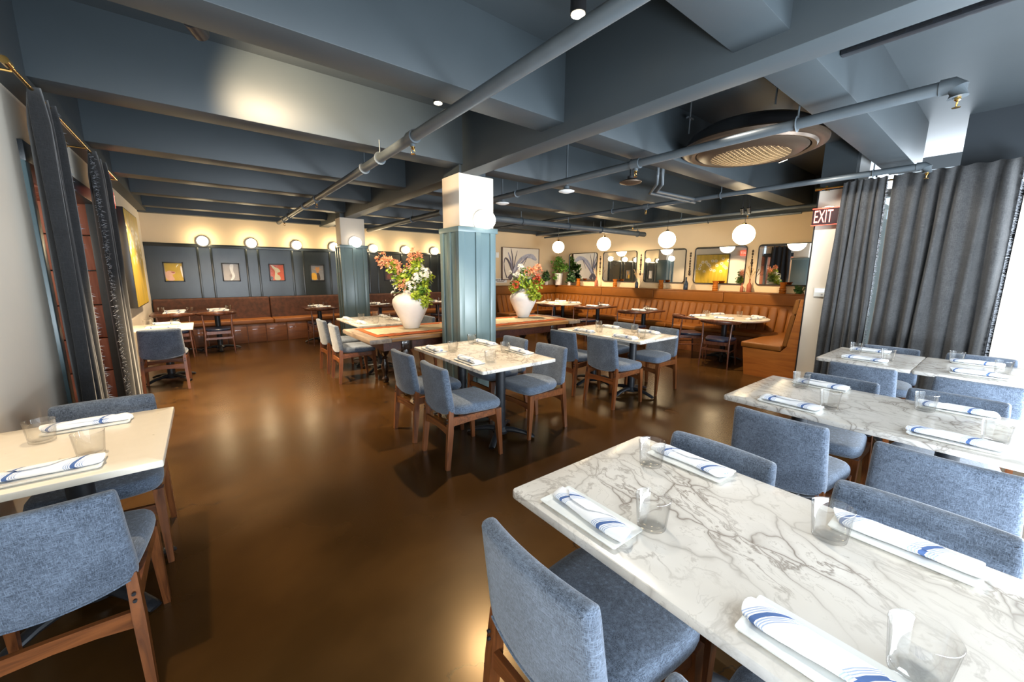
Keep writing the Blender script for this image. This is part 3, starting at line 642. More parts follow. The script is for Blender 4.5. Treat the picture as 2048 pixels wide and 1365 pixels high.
# chairs of those tables
rows = [(1, 'foremost marble table', 0.83, 0.66, 0.085, 1.39, 0.67, 0.09, 0.56), (2, 'second marble table of the right row', 2.47, 0.65, 0.08, 3.20, 0.67, 0.13, 0), (3, 'marble tables before the grey curtain', 4.30, 0.67, 0.07, 5.12, 0.69, 0.11, 0)]
for k, d, xl, yl1, yl2, xr, yr1, yr2, _ in rows:
    chair(xl, yl1, 0.0, 'blue grey chair, aisle side far seat of '+d, GC)
    chair(xl, yl2, 0.0, 'blue grey chair, aisle side near seat of '+d, GC)
    chair(xr, yr1, PI, 'blue grey chair, window side far seat of '+d, GC)
    chair(xr+0.05, yr2, PI, 'blue grey chair, window side near seat of '+d, GC)
for d, xl, yl1, yl2, xr, yr1, yr2 in [(D4, 1.59, 3.34, 2.71, 2.44, 3.37, 2.78), (D5, 3.72, 3.42, 2.80, 4.55, 3.44, 2.82), (D6, 1.58, 6.38, 5.68, 2.62, 6.45, 5.9)]:
    chair(xl, yl1, 0.02, 'blue grey dining chair, left side far seat of '+d, GC)
    chair(xl, yl2, -0.02, 'blue grey dining chair, left side near seat of '+d, GC)
    chair(xr, yr1, PI-0.02, 'blue grey dining chair, right side far seat of '+d, GC)
    chair(xr, yr2, PI+0.02, 'blue grey dining chair, right side near seat of '+d, GC)
# left wall tables
D7 = 'pale quartz table at lower left'
table('dining_table', 'pale quartz table against the left wall in the lower left foreground', -0.84, -0.20, 2.02, 2.83, 'quartz', [(-0.52, 2.42)], 'pale tables at the left wall', r=0.008)
setting(-0.53, 2.135, -0.437, 2.261, 'near seat of '+D7, rz=PI/2); setting(-0.51, 2.70, -0.633, 2.564, 'far seat of '+D7, rz=PI/2)
chair(-0.50, 1.965, PI/2, 'blue grey dining chair in lower left corner, near side of pale quartz table', GC)
chair(-0.50, 2.775, -PI/2, 'blue grey dining chair on far side of the lower left quartz table', GC)
D8 = 'pale table under the yellow painting'
table('dining_table', 'pale quartz table at left wall under the yellow painting', -0.84, -0.175, 6.75, 7.50, 'quartz', [(-0.48, 7.12)], 'pale tables at the left wall', r=0.008)
setting(-0.50, 6.87, -0.36, 6.99, 'near seat of '+D8, rz=PI/2); setting(-0.47, 7.36, -0.66, 7.22, 'far seat of '+D8, rz=PI/2)
chair(-0.49, 6.66, PI/2, 'dark grey-blue dining chair before the pale table under yellow painting', GC)

# ------------------------------------------------------------------ dark wood two-tops along the back bench
def dark_table(name_lab, cx, cy, w, d, places, ped=True):
    t = thing('bistro_table', name_lab, 'table', (cx, cy, 0), 0, 'dark wood two seat tables')
    link('tabletop', B().slab(rrect(w, d, 0.05), 0.03, 0.008, lambda u, v, w_: Vector((u, v, 0.735+w_)), seg=2).mesh('dark_top', 'dark_wood'), t)
    pedestal(t, 0, 0, 0.0); return t
dark_table('dark wood table in the corner at the left end of back bench', -0.47, 9.40, 0.66, 0.70, None)
setting(-0.47, 9.17, -0.25, 9.30, 'near seat of the corner dark table on back bench', rz=PI/2); setting(-0.47, 9.60, -0.66, 9.50, 'bench seat of the corner dark table on back bench', rz=PI/2)
dark_table('dark wood table second from the left along the back bench', 0.14, 9.40, 0.60, 0.68, None)
setting(0.18, 9.25, 0.33, 9.36, 'near seat of second dark table on back bench', rz=PI/2); setting(0.15, 9.60, 0.34, 9.55, 'bench seat of second dark table on back bench', rz=PI/2)
dark_table('dark wood table on the back bench just left of far pillar', 1.93, 9.30, 0.62, 0.68, None)
setting(1.98, 9.12, 1.76, 9.17, 'near seat of dark table left of far pillar', rz=PI/2); setting(1.90, 9.50, 2.08, 9.40, 'bench seat of dark table left of far pillar', rz=PI/2)
dark_table('dark wood table on the back bench just right of far pillar', 3.26, 9.30, 0.62, 0.68, None)
setting(3.28, 9.12, 3.06, 9.17, 'near seat of dark table right of far pillar', rz=PI/2); setting(3.20, 9.50, 3.42, 9.40, 'bench seat of dark table right of far pillar', rz=PI/2)
dark_table('dark wood table on the back bench beside the front pillar edge', 4.78, 9.30, 0.62, 0.68, None)
setting(4.78, 9.12, 4.56, 9.17, 'near seat of dark table farthest right on back bench', rz=PI/2); setting(4.74, 9.50, 4.92, 9.40, 'bench seat of dark table farthest right on back bench', rz=PI/2)
elbow(-0.47, 9.02, PI/2, 'wooden elbow chair at the corner dark table of back bench')
elbow(0.13, 9.02, PI/2, 'wooden elbow chair at second dark table of the back bench')
elbow(1.88, 8.95, PI/2, 'wooden elbow chair at dark table left of the far pillar')
elbow(3.26, 8.98, PI/2, 'wooden elbow chair at dark table right of the far pillar')
elbow(4.74, 8.98, PI/2, 'wooden elbow chair at farthest right dark table on back bench')
# right booth tables
def round_table(label, cx, cy, r):
    t = thing('round_table', label, 'table', (cx, cy, 0), 0, 'round tables in the tan booth')
    link('tabletop', B().lathe([(0, 0.715), (r-0.02, 0.715), (r, 0.722), (r, 0.745), (r-0.006, 0.75), (0, 0.75)], 48).mesh('round_top', 'quartz'), t)
    for dx in (-0.16, 0.16): pedestal(t, dx, 0, 0.4)
round_table('pale round table in the tan booth near the exit sign', 7.38, 3.10, 0.62)
round_table('pale round table in the far corner of the tan booth', 7.30, 7.35, 0.60)
q = 'near round booth table'
setting(6.98, 3.02, None, None, 'front of '+q, rz=0.1); setting(7.60, 3.42, 7.33, 3.52, 'back of '+q, rz=1.2); setting(7.70, 2.75, 7.62, 3.03, 'right of '+q, rz=-0.6); setting(7.02, 3.50, 7.16, 3.40, 'left of '+q, rz=0.9); setting(7.30, 2.68, None, None, 'front right of '+q, rz=1.3)
q = 'corner round booth table'
setting(6.95, 7.18, 6.93, 7.42, 'front of '+q, rz=0.1); setting(7.60, 7.58, 7.42, 7.52, 'back of '+q, rz=0.8); setting(7.52, 7.0, 7.35, 7.0, 'right of '+q, rz=1.2); setting(7.05, 7.66, 7.12, 7.52, 'left of '+q, rz=2.2)
dark_table('dark wood table on tan bench between the two round tables, farther', 7.28, 6.02, 0.72, 0.60, None)
setting(7.08, 6.02, 7.22, 5.90, 'aisle seat of farther dark booth table'); setting(7.50, 6.02, 7.34, 6.02, 'bench seat of farther dark booth table')
dark_table('dark wood table on tan bench nearer the round front table', 7.28, 4.78, 0.72, 0.60, None)
setting(7.08, 4.78, 7.22, 4.66, 'aisle seat of nearer dark booth table'); setting(7.50, 4.78, 7.34, 4.78, 'bench seat of nearer dark booth table')
elbow(6.63, 2.92, 0.2, 'wooden elbow chair facing the near round booth table')
elbow(6.90, 3.62, -0.70, 'wooden elbow chair left of the near round booth table')
elbow(6.84, 6.0, 0.0, 'wooden elbow chair at the farther dark booth table')
elbow(6.84, 4.78, 0.0, 'wooden elbow chair at the nearer dark booth table')
elbow(6.62, 7.0, 0.3, 'wooden elbow chair facing the corner round booth table')
elbow(6.55, 7.75, -0.5, 'wooden elbow chair left of the corner round booth table')

# ------------------------------------------------------------------ back bench (suede)
t = thing('banquette', 'long brown suede bench along the panelled back wall', 'bench', (XL, YB, 0), 0)
def local(o): return o
SECT = [(-0.83, 1.135), (1.135, 3.10), (3.10, 5.07), (5.07, 7.0)]
for a, b in SECT:
    def fbk(u, v, w): return Vector((u-XL, -0.155+0.10*(v-0.45)-0.045*0-w, v))
    link('back_cushion', B().slab([(x+(a+b)/2, z+0.70) for x, z in rrect(b-a-0.008, 0.50, 0.03)], 0.11, 0.03, fbk, rings=(0.9, 0.5)).mesh('bench_back', 'suede', ang=60), t)
    link('seat_cushion', B().box((a+0.004-XL, -0.62, 0.40), (b-0.004-XL, -0.10, 0.495), 0.02, 3).mesh('bench_seat', 'seat_tan'), t)
seams = [-0.83, -0.36, -0.03, 0.28, 0.63, 0.97, 1.37, 1.78, 2.18, 2.58, 2.98, 3.38, 3.78, 4.18, 4.58, 4.98, 5.4, 5.8, 6.2, 6.6, 7.0]
for a, b in zip(seams, seams[1:]):
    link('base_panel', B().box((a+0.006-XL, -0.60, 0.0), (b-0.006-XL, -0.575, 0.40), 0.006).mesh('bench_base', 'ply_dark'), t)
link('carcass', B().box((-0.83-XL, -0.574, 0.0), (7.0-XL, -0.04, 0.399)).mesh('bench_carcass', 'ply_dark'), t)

# ------------------------------------------------------------------ tan booth
t = thing('booth_bench', 'tan leather channel-tufted booth bench under the mirrors', 'bench', (8.3, 5.0, 0), 0)
OX, OY = 8.3, 5.0
def P(x, y, z): return Vector((x-OX, y-OY, z))
LZ = 1.172
link('shelf', B().box(P(8.083, 1.9, LZ-0.02), P(8.395, YA-0.005, LZ), 0.006).box(P(5.95, 8.283, LZ-0.02), P(8.12, YA-0.005, LZ), 0.006).mesh('booth_shelf', 'tan_dark'), t)
ys = [1.95, 3.55, 5.10, 6.60, 8.30]
for a, b in zip(ys, ys[1:]):
    link('fascia', B().box(P(8.085, a+0.004, 0.955), P(8.39, b-0.004, LZ-0.021), 0.012, 3).mesh('fascia', 'tan_dark'), t)
for a, b in ((5.95, 7.05), (7.05, 8.09)):
    link('fascia', B().box(P(a+0.004, 8.285, 0.955), P(b-0.004, YA-0.01, LZ-0.021), 0.012, 3).mesh('fascia', 'tan_dark'), t)
# channels
def channel_mesh(w, lean):
    out = [(-w/2+0.002, 0), (-w/2+0.009, 0.022), (-w/4, 0.029), (0, 0.031), (w/4, 0.029), (w/2-0.009, 0.022), (w/2-0.002, 0)]
    b = B(); rings = []
    for z, dx, sc in ((0.46, lean, 0.9), (0.50, lean, 1.0), (0.75, lean*0.4, 1), (0.92, 0, 1), (0.945, 0, 0.8), (0.95, 0, 0.3)):
        rings.append([b.bm.verts.new((-(d*sc+dx), y, z)) for y, d in out])
    for p, q in zip(rings, rings[1:]):
        for i in range(len(out)-1): b.bm.faces.new((p[i], p[i+1], q[i+1], q[i]))
    b.bm.faces.new(rings[-1]); return b.mesh('channel', 'tan', ang=80)
chm = channel_mesh(0.150, 0.13)
n = 42
for k in range(n): link('channel', chm, t, P(8.13, 1.98+0.15*(k+0.5), 0))
chm2 = channel_mesh(0.150, 0.13)
for k in range(14): link('channel', chm2, t, P(5.98+0.15*(k+0.5), 8.33, 0), rz=PI/2)
link('back_board', B().box(P(8.10, 1.9, 0.4), P(8.39, 8.6, 0.955)).box(P(5.95, 8.31, 0.4), P(8.1, 8.6, 0.955)).mesh('back_board', 'tan_dark'), t)
for a, b in ((2.49, 4.4), (4.4, 6.2), (6.2, 7.72)):
    link('seat_cushion', B().box(P(7.50, a+0.004, 0.41), P(8.06, b-0.004, 0.497), 0.025, 3).mesh('booth_seat', 'tan'), t)
link('seat_cushion', B().box(P(5.95, 7.73, 0.41), P(8.06, 8.28, 0.497), 0.025, 3).mesh('booth_seat', 'tan'), t)
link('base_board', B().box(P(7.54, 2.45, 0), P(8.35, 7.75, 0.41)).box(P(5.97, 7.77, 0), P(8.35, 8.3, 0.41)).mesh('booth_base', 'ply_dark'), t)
# near arm of the booth with its plywood end
link('seat_cushion', B().box(P(6.395, 1.95, 0.415), P(8.0, 2.485, 0.50), 0.02, 3).mesh('arm_seat', 'tan'), t)
def arm_back(z0, z1):
    b = B()
    def yy(z): return 1.945-(z-0.5)*0.14
    pts = [(yy(z0), z0), (yy(z1), z1), (yy(z1)-0.05, z1), (yy(z0)-0.06, z0)]
    b.poly([P(6.40, y, z) for y, z in pts], (1.7, 0, 0))
    bmesh.ops.bevel(b.bm, geom=b.bm.edges[:], offset=0.01, segments=2, affect='EDGES'); return b
link('back_cushion', arm_back(0.50, 0.955).mesh('arm_back', 'tan'), t)
link('back_cushion', arm_back(0.965, 1.165).mesh('arm_back', 'tan'), t)
prof = [(2.405, 0), (2.455, 0.412), (1.955, 0.412), (1.885, 0.50), (1.79, 1.172), (1.755, 1.172), (1.755, 0)]
link('end_panel', B().poly([P(6.405, y, z) for y, z in prof], (0.022, 0, 0)).mesh('end_panel', 'ply'), t)
link('base_board', B().box(P(6.45, 1.76, 0), P(8.3, 2.40, 0.412)).mesh('arm_base', 'ply'), t)

# ------------------------------------------------------------------ rustic table, runner, vases
RT = thing('rustic_table', 'long rustic farmhouse table with turned dark legs behind the pillar', 'table', (3.07, 4.86, 0), 0)
z1 = 0.76
x0, x1, y0, y1 = 1.38, 4.80, 4.33, 5.38
nw = 5; wv = (y1-y0)/nw
for k in range(nw):
    a = y0+k*wv; jig = random.uniform(-0.006, 0.006)
    link('plank', B().box((x0+0.26-3.07, a+0.003-4.86 + (jig if k == 0 else 0), z1-0.05), (x1-0.26-3.07, a+wv-0.003-4.86, z1+random.uniform(-0.002, 0)), 0.006).mesh('rustic_plank', 'rustic'), RT)
link('breadboard_end', B().box((x0-3.07, y0-0.012-4.86, z1-0.055), (x0+0.256-3.07, y1+0.012-4.86, z1), 0.01).mesh('breadboard', 'rustic_end'), RT)
link('breadboard_end', B().box((x1-0.256-3.07, y0-0.012-4.86, z1-0.055), (x1-3.07, y1+0.012-4.86, z1), 0.01).mesh('breadboard', 'rustic_end'), RT)
for a, b in (((x0+0.2, y0+0.12), (x1-0.2, y0+0.15)), ((x0+0.2, y1-0.15), (x1-0.2, y1-0.12)), ((x0+0.2, y0+0.15), (x0+0.23, y1-0.15)), ((x1-0.23, y0+0.15), (x1-0.2, y1-0.15))):
    link('apron', B().box((a[0]-3.07, a[1]-4.86, 0.59), (b[0]-3.07, b[1]-4.86, 0.705)).mesh('apron', 'dark_wood'), RT)
lp = [(0.0, 0), (0.03, 0), (0.045, 0.02), (0.05, 0.05), (0.035, 0.075), (0.03, 0.10), (0.045, 0.16), (0.055, 0.22), (0.035, 0.30), (0.028, 0.33), (0.045, 0.345), (0.03, 0.365), (0.06, 0.41), (0.082, 0.47), (0.085, 0.52), (0.06, 0.57), (0.06, 0.59), (0.0, 0.59)]
legm = B().lathe(lp, 20).box((-0.065, -0.065, 0.585), (0.065, 0.065, 0.705), 0.004).mesh('turned_leg', 'turned')
for x in (x0+0.48, x1-0.48):
    for y in (y0+0.16, y1-0.16): link('leg', legm, RT, (x-3.07, y-4.86, 0))
link('leg', legm, RT, (0, y0+0.16-4.86, 0)); link('leg', legm, RT, (0, y1-0.16-4.86, 0))
# runner
rn = thing('table_runner', 'rust orange runner with cream centre on the rustic table', 'runner', (3.07, 4.86, z1), 0)
def strip(xa, xb, ya, yb, z, jag, n=60, seed=1):
    r = random.Random(seed); b = B(); lo, hi = [], []
    for k in range(n+1):
        x = xa+(xb-xa)*k/n
        lo.append(b.bm.verts.new((x, ya+r.uniform(-jag, jag), z+0.0015*math.sin(k*1.3)))); hi.append(b.bm.verts.new((x, yb+r.uniform(-jag, jag), z+0.0015*math.sin(k*1.7+1))))
    for k in range(n): b.bm.faces.new((lo[k], lo[k+1], hi[k+1], hi[k]))
    e = bmesh.ops.extrude_face_region(b.bm, geom=b.bm.faces[:]); bmesh.ops.translate(b.bm, verts=[v for v in e['geom'] if isinstance(v, bmesh.types.BMVert)], vec=(0, 0, 0.003)); return b
link('runner_cloth', strip(-1.56, 1.56, -0.40, 0.42, 0.003, 0.004).mesh('runner', 'rust_cloth'), rn)
link('centre_strip', strip(-1.50, 1.50, -0.25, 0.26, 0.0075, 0.014, 90, 3).mesh('runner_centre', 'cream_cloth'), rn)

VP = [(0.0, 0), (0.098, 0), (0.105, 0.01), (0.13, 0.08), (0.175, 0.17), (0.222, 0.27), (0.238, 0.33), (0.232, 0.375), (0.195, 0.42), (0.14, 0.448), (0.098, 0.462), (0.09, 0.475), (0.098, 0.495), (0.108, 0.50), (0.098, 0.503), (0.08, 0.478), (0.085, 0.46), (0.0, 0.40)]
vzt = z1+0.0145
vm = B().lathe(VP, 40).mesh('floor_vase', 'vase')
tag(link('vase', vm, None, (2.14, 4.92, vzt)), 'big chalk white urn on rustic table left of the pillar', 'vase', 'white urns on the rustic table')
v2 = tag(link('vase', vm, None, (4.20, 5.07, vzt)), 'big chalk white urn on rustic table right of the pillar', 'vase', 'white urns on the rustic table')
v2.scale = (0.95, 0.95, 0.95)
def leaf_cloud(centers, n, size, seed, mat):
    r = random.Random(seed); b = B()
    for k in range(n):
        cx, cy, cz, rad_ = r.choice(centers)
        d = Vector((r.gauss(0, 1), r.gauss(0, 1), r.gauss(0, 1))).normalized()*rad_*r.uniform(0.25, 1.0)
        p = Vector((cx, cy, cz))+d; ax = Vector((r.uniform(-1, 1), r.uniform(-1, 1), r.uniform(-0.6, 0.9))).normalized()
        sd = ax.cross(Vector((r.uniform(-1, 1), r.uniform(-1, 1), r.uniform(-1, 1)))).normalized(); nn = ax.cross(sd)
        L = size*r.uniform(0.7, 1.4); w = L*r.uniform(0.24, 0.36)
        a, c = p-ax*L/2, p+ax*L/2
        v = [b.bm.verts.new(x) for x in (a, p+sd*w-nn*w*0.3-ax*L*0.08, c, p-sd*w-nn*w*0.3-ax*L*0.08, p+ax*L*0.05)]
        b.bm.faces.new((v[0], v[1], v[4])); b.bm.faces.new((v[1], v[2], v[4])); b.bm.faces.new((v[2], v[3], v[4])); b.bm.faces.new((v[3], v[0], v[4]))
    return b.mesh('leaves', mat, smooth=False, fixn=False)
def bloom_mesh(n, R_, ps, seed, mat, petals=4, flat=0.5):
    r = random.Random(seed); b = B()
    for k in range(n):
        d = Vector((r.gauss(0, 1), r.gauss(0, 1), r.gauss(0.25, 1))).normalized(); p = d*R_*r.uniform(0.82, 1.05)
        s1 = d.cross(Vector((r.uniform(-1, 1), r.uniform(-1, 1), r.uniform(-1, 1)))).normalized(); s2 = d.cross(s1)
        c = b.bm.verts.new(p)
        for q in range(petals):
            a = 2*PI*q/petals
            def pt(an, l, h): return b.bm.verts.new(p+(s1*math.cos(an)+s2*math.sin(an))*ps*l+d*ps*h)
            b.bm.faces.new((c, pt(a-0.55, 0.6, flat*0.5), pt(a, 1.0, flat), pt(a+0.55, 0.6, flat*0.5)))
    return b.mesh('bloom', mat, smooth=False, fixn=False)
BW = bloom_mesh(46, 0.062, 0.021, 1, 'white_petal', 4, 0.25)
BS = bloom_mesh(16, 0.035, 0.018, 5, 'white_petal', 4, 0.3)
BO = bloom_mesh(15, 0.050, 0.036, 2, 'orange_petal', 3, 0.9)
BRD = bloom_mesh(22, 0.045, 0.026, 3, 'red_petal', 4, 0.6)
def px_off(dx, dz, dep=0.0):   # sideways along the view's right, up, and in depth
    return R0*dx + U0*dz + F*dep
def bouquet(label, base, greens, brights, whites, smalls, oranges, reds, seed):
    bq = thing('bouquet', label, 'flowers', base, 0, 'bouquets in the white urns')
    g = link('leaves', leaf_cloud([(*px_off(a, b, c), r) for a, b, c, r in greens], 260, 0.055, seed, 'leaf'), bq); g['kind'] = 'stuff'
    g = link('leaves', leaf_cloud([(*px_off(a, b, c), r) for a, b, c, r in brights], 700, 0.055, seed+1, 'leaf_bright'), bq); g['kind'] = 'stuff'
    r = random.Random(seed)
    for lst, me in ((whites, BW), (smalls, BS), (oranges, BO), (reds, BRD)):
        for a, b, c, s in lst:
            p = px_off(a, b, c)
            o = link('bloom', me, bq, p, rot=(r.uniform(-0.6, 0.6), r.uniform(-0.6, 0.6), r.uniform(0, 6))); o.scale = (s, s, s)
            st = B().sweep([(0, 0, -0.08), (p.x*0.35, p.y*0.35, p.z*0.45), tuple(p)], 0.004, 5); link('stem', st.mesh('stem', 'stem'), bq)
    return bq
k = 5.35/781/1.0
bouquet('tall bouquet of coral bracts and white hydrangea in left urn', (2.14, 4.92, vzt+0.49),
    [(0, .12, 0, .16), (-.12, .16, 0, .13), (.12, .14, .03, .16), (.16, -.02, -.1, .12)],
    [(-.02, .2, 0, .15), (.16, .0, -.08, .13), (.21, -.12, -.12, .10), (-.10, .15, -.04, .12), (-.22, .30, 0, .08), (.1, .36, 0, .09), (.08, .28, 0, .1), (.24, .16, 0, .09), (.12, -.06, -.2, .06)],
    [(.04, .06, -.14, 1.15), (.12, .17, -.10, 1.05), (.22, .22, -.05, 1.25), (.13, .29, 0, 1.0)],
    [(-.18, .16, 0, 1.1), (-.22, .12, 0, 1), (-.19, .06, 0, 1), (-.15, .02, -.06, 1), (-.21, -.03, -.05, .8), (-.04, .23, -.05, 1.1), (.02, .27, 0, 1), (-.25, .30, 0, 1)],
    [(-.36, .42, 0, 1.05), (-.30, .38, 0, 1.0), (-.34, .345, 0, .9), (-.25, .375, 0, 1.0), (-.14, .30, -.02, 1.15), (-.17, .335, 0, .9), (.08, .49, 0, .95), (.12, .455, 0, .8), (.03, .43, 0, .9), (.04, .39, 0, .7), (.0, .32, .02, .7), (-.06, .11, -.1, .8), (-.07, .05, -.12, .7)],
    [], 11)
bouquet('bouquet of coral bracts, red blooms and white blossom in right urn', (4.20, 5.07, vzt+0.465),
    [(-.02, .10, 0, .16), (.12, .12, 0, .15), (-.12, .08, 0, .12), (.02, .26, 0, .12)],
    [(.0, .12, -.06, .15), (.17, .05, -.06, .13), (.10, -.05, -.16, .10), (-.15, .02, -.04, .10), (.26, .12, -.03, .08), (.15, -.12, -.24, .06), (.24, -.1, -.2, .06)],
    [(-.05, .36, 0, .9)],
    [(-.16, .22, 0, 1.1), (-.10, .24, -.04, 1.1), (-.04, .20, -.08, 1.2), (.05, .22, -.06, 1.1), (-.18, .12, 0, 1), (-.03, .10, -.12, 1), (-.18, .02, -.04, 1), (.12, .18, -.06, 1), (-.22, .28, 0, .8)],
    [(.12, .30, 0, 1.1), (.19, .34, 0, 1.1), (.24, .30, 0, 1.0), (.16, .25, -.02, .9), (.23, .36, 0, .9), (.06, .27, -.03, .8)],
    [(-.13, .08, -.12, 1.2), (.21, .15, -.08, 1.2), (.24, .20, -.06, .9)], 23)

# ------------------------------------------------------------------ curtains
def curtain(label, axis_x, ya, yb, z0, z1, folds, amp, bunch_top, seed, mat, fringe_side=None, group=None, flare=0.0):
    r = random.Random(seed); nu, nv = folds*10, 26; b = B(); grid = []
    ph = [r.uniform(-0.5, 0.5) for _ in range(folds+2)]
    for j in range(nv+1):
        v = j/nv; z = z0+(z1-z0)*v; row = []
        for i in range(nu+1):
            u = i/nu; f = u*folds
            k = int(f); pj = ph[k]*(1-(f-k))+ph[k+1]*(f-k)
            wv = math.sin(2*PI*f+pj*2.0+0.4*math.sin(3*v+k))
            a = amp*(0.72+0.28*math.sin(1.7*k+2*v))*(1.0 if v < 0.93 else 1.0-0.35*(v-0.93)/0.07)
            w = 1+flare*(1-v); c = (ya+yb)/2
            y = c+(ya+(yb-ya)*u-c)*w + 0.010*math.sin(6*v+3*u*folds)
            row.append(b.bm.verts.new((axis_x+a*wv, y, z + (0.012*wv if j == nv else 0))))
        grid.append(row)
    for j in range(nv):
        for i in range(nu): b.bm.faces.new((grid[j][i], grid[j][i+1], grid[j+1][i+1], grid[j+1][i]))
    me = b.mesh(label[:20], mat, ang=180, fixn=False)
    t = thing('curtain', label, 'curtain', (0, 0, 0), 0, group)
    o = link('cloth', me, t); sm = o.modifiers.new('thickness', 'SOLIDIFY'); sm.thickness = 0.006
    if fringe_side is not None:
        fb = B(); i = 0 if fringe_side < 0 else nu
        for j in range(700):
            v = r.random(); z = z0+(z1-z0)*v; jj = min(int(v*nv), nv-1)
            w = 1+flare*(1-v); c = (ya+yb)/2; yy = c+((ya if i == 0 else yb)-c)*w
            s = -1 if i == 0 else 1; kk = 2*PI*(0 if i == 0 else folds)
            base = Vector((axis_x+r.uniform(-0.012, 0.02), yy, z)); tip = base+Vector((r.uniform(-0.02, 0.03), s*r.uniform(0.01, 0.03), r.uniform(-0.02, 0.01))); q = Vector((0, 0, 0.003))
            fb.bm.faces.new([fb.bm.verts.new(x) for x in (base-q, base+q, tip)])
        fo = link('fringe', fb.mesh('fringe', 'fringe', smooth=False, fixn=False), t); fo['kind'] = 'stuff'
    return t
curtain('charcoal curtain gathered at near side of the left passage', -0.70, 3.80, 4.26, 0.01, 2.585, 4, 0.055, 1, 3, 'curtain_left', 1, 'charcoal curtains at the left passage', 0.5)
curtain('charcoal curtain gathered at far side of the left passage', -0.70, 5.40, 6.05, 0.01, 2.585, 4, 0.055, 1, 4, 'curtain_left', -1, 'charcoal curtains at the left passage', 0.25)
curtain('grey linen curtain panel nearest the exit sign', 6.22, 1.07, 1.465, 0.012, 2.61, 6, 0.045, 1, 5, 'curtain_right', -1, 'grey linen curtains at the street window', 0.14)
curtain('wide grey linen curtain panel at the right edge of room', 6.20, 0.11, 1.005, 0.012, 2.61, 7, 0.06, 1, 6, 'curtain_right', -1, 'grey linen curtains at the street window', 0.02)
def rod(label, x, ya, yb, z, brackets, wallx, fin):
    t = thing('curtain_rod', label, 'curtain rod', (x, ya, z), 0, 'brass curtain rods')
    link('rod', B().cyl((0, 0, 0), (0, yb-ya, 0), 0.011, n=14).mesh('rod', 'brass'), t)
    for f in fin:
        y = f-ya; s = -1 if f == min(ya, yb) else 1
        link('finial', B().cyl((0, y-0.035, 0), (0, y+0.035, 0), 0.02, n=16).mesh('finial', 'brass'), t)
    for y in brackets:
        link('bracket', B().sweep([(0, y-ya, -0.016), ((wallx-x), y-ya, -0.016)], 0.007, 8).box((min(0, wallx-x)-0.0, y-ya-0.012, -0.03), (min(0, wallx-x)+0.012, y-ya+0.012, 0.03)).mesh('bracket', 'brass'), t)
rod('brass curtain rod over the left passage', -0.70, 3.42, 6.80, 2.575, [3.5, 5.2, 6.7], -0.82, [3.42])
rod('brass curtain rod over the grey curtains by the exit sign', 6.285, 0.0, 1.72, 2.578, [0.2, 1.64], 6.40, [1.72])

# ------------------------------------------------------------------ lamps
def sconce(label, loc, face, r, mat, group, stem=0.06, plate='bronze'):
    t = thing('wall_sconce', label, 'wall lamp', loc, face, group)   # local -y points into the room
    link('backplate', B().sweep([(0, 0.0, 0), (0, -0.018, 0)], r*1.22, 28).mesh('backplate', plate if plate == 'white' else 'black_metal'), t)
    link('collar', B().cyl((0, -0.018, 0), (0, -0.045, 0), r*0.55, n=20).mesh('collar', plate), t)
    prof = [(r*math.sin(PI*k/16), -r*math.cos(PI*k/16)) for k in range(17)]
    link('globe', B().lathe(prof, 28).mesh('globe', mat, ang=180), t, (0, -0.03-r*0.82, 0)); return t
names = ['first from the left corner', 'second from the left corner', 'third from the left corner', 'fourth, just left of far pillar', 'fifth, just right of far pillar', 'sixth, above the left bouquet', 'seventh, beside the near pillar']
for nme, x in zip(names, (0.067, 0.905, 1.785, 2.60, 3.555, 4.43, 5.30)):
    sconce('lit globe sconce on the panelled back wall, '+nme, (x, YB-0.034, 2.112), 0, 0.092, 'globe', 'globe sconces along the back wall')
sconce('lit white globe sconce on the near teal pillar', (2.575, 3.87, 2.087), 0, 0.098, 'globe_col', 'globe sconces on the pillars', plate='white')
sconce('lit white globe sconce on the far pillar', (2.50, 8.40, 2.095), 0, 0.10, 'globe_col', 'globe sconces on the pillars', plate='white')
PN = ['farthest from the exit sign, above the corner plants', 'second from the corner', 'second from the exit sign', 'nearest the exit sign']
pr = [(0.15*math.sin(PI*k/16), -0.15*math.cos(PI*k/16)) for k in range(17)]
pm = B().lathe(pr, 32).mesh('pendant_globe', 'globe_pend', ang=180)
for nme, y, s in zip(PN, (7.21, 5.78, 4.26, 2.89), (0.98, 1, 1.05, 1.1)):
    t = thing('pendant_lamp', 'white globe pendant over the tan booth, '+nme, 'pendant lamp', (7.1, y, 2.155), 0, 'globe pendants over the booth')
    g = link('globe', pm, t); g.scale = (s, s, s)
    link('cap', B().lathe([(0, 0.146), (0.035, 0.145), (0.03, 0.18), (0.01, 0.19), (0, 0.19)], 16).mesh('pendant_cap', 'brass'), t)
    link('cord', B().cyl((0, 0, 0.185), (0, 0, ZC-2.155), 0.004, n=6).mesh('pendant_cord', 'black'), t)
def cyl_spot(label, loc, tgt, r=0.042, L=0.16, on=True, zc=ZC):
    t = thing('spotlight', label, 'spotlight', loc, 0, 'black ceiling spotlights')
    d = (Vector(tgt)-Vector(loc)).normalized(); a = -d*L
    link('housing', B().sweep([tuple(a), (0, 0, 0)], r, 20).mesh('housing', 'black'), t)
    link('lens', B().sweep([(0, 0, 0), tuple(d*0.004)], r*0.86, 18).mesh('lens', 'spot_lens' if on else 'steel'), t)
    link('stem', B().cyl(tuple(a*0.6), (a.x*0.6, a.y*0.6, zc-loc[2]), 0.012, n=8).mesh('spot_stem', 'black'), t)
cyl_spot('lit black cylinder spotlight hanging at the top of the view', (1.80, 1.72, 2.93), (1.80, 1.72, 0), 0.045, 0.17)
cyl_spot('small lit spotlight tucked behind the second beam left of pipe', (1.52, 2.86, 2.755), (1.52, 2.86, 0), 0.035, 0.1)
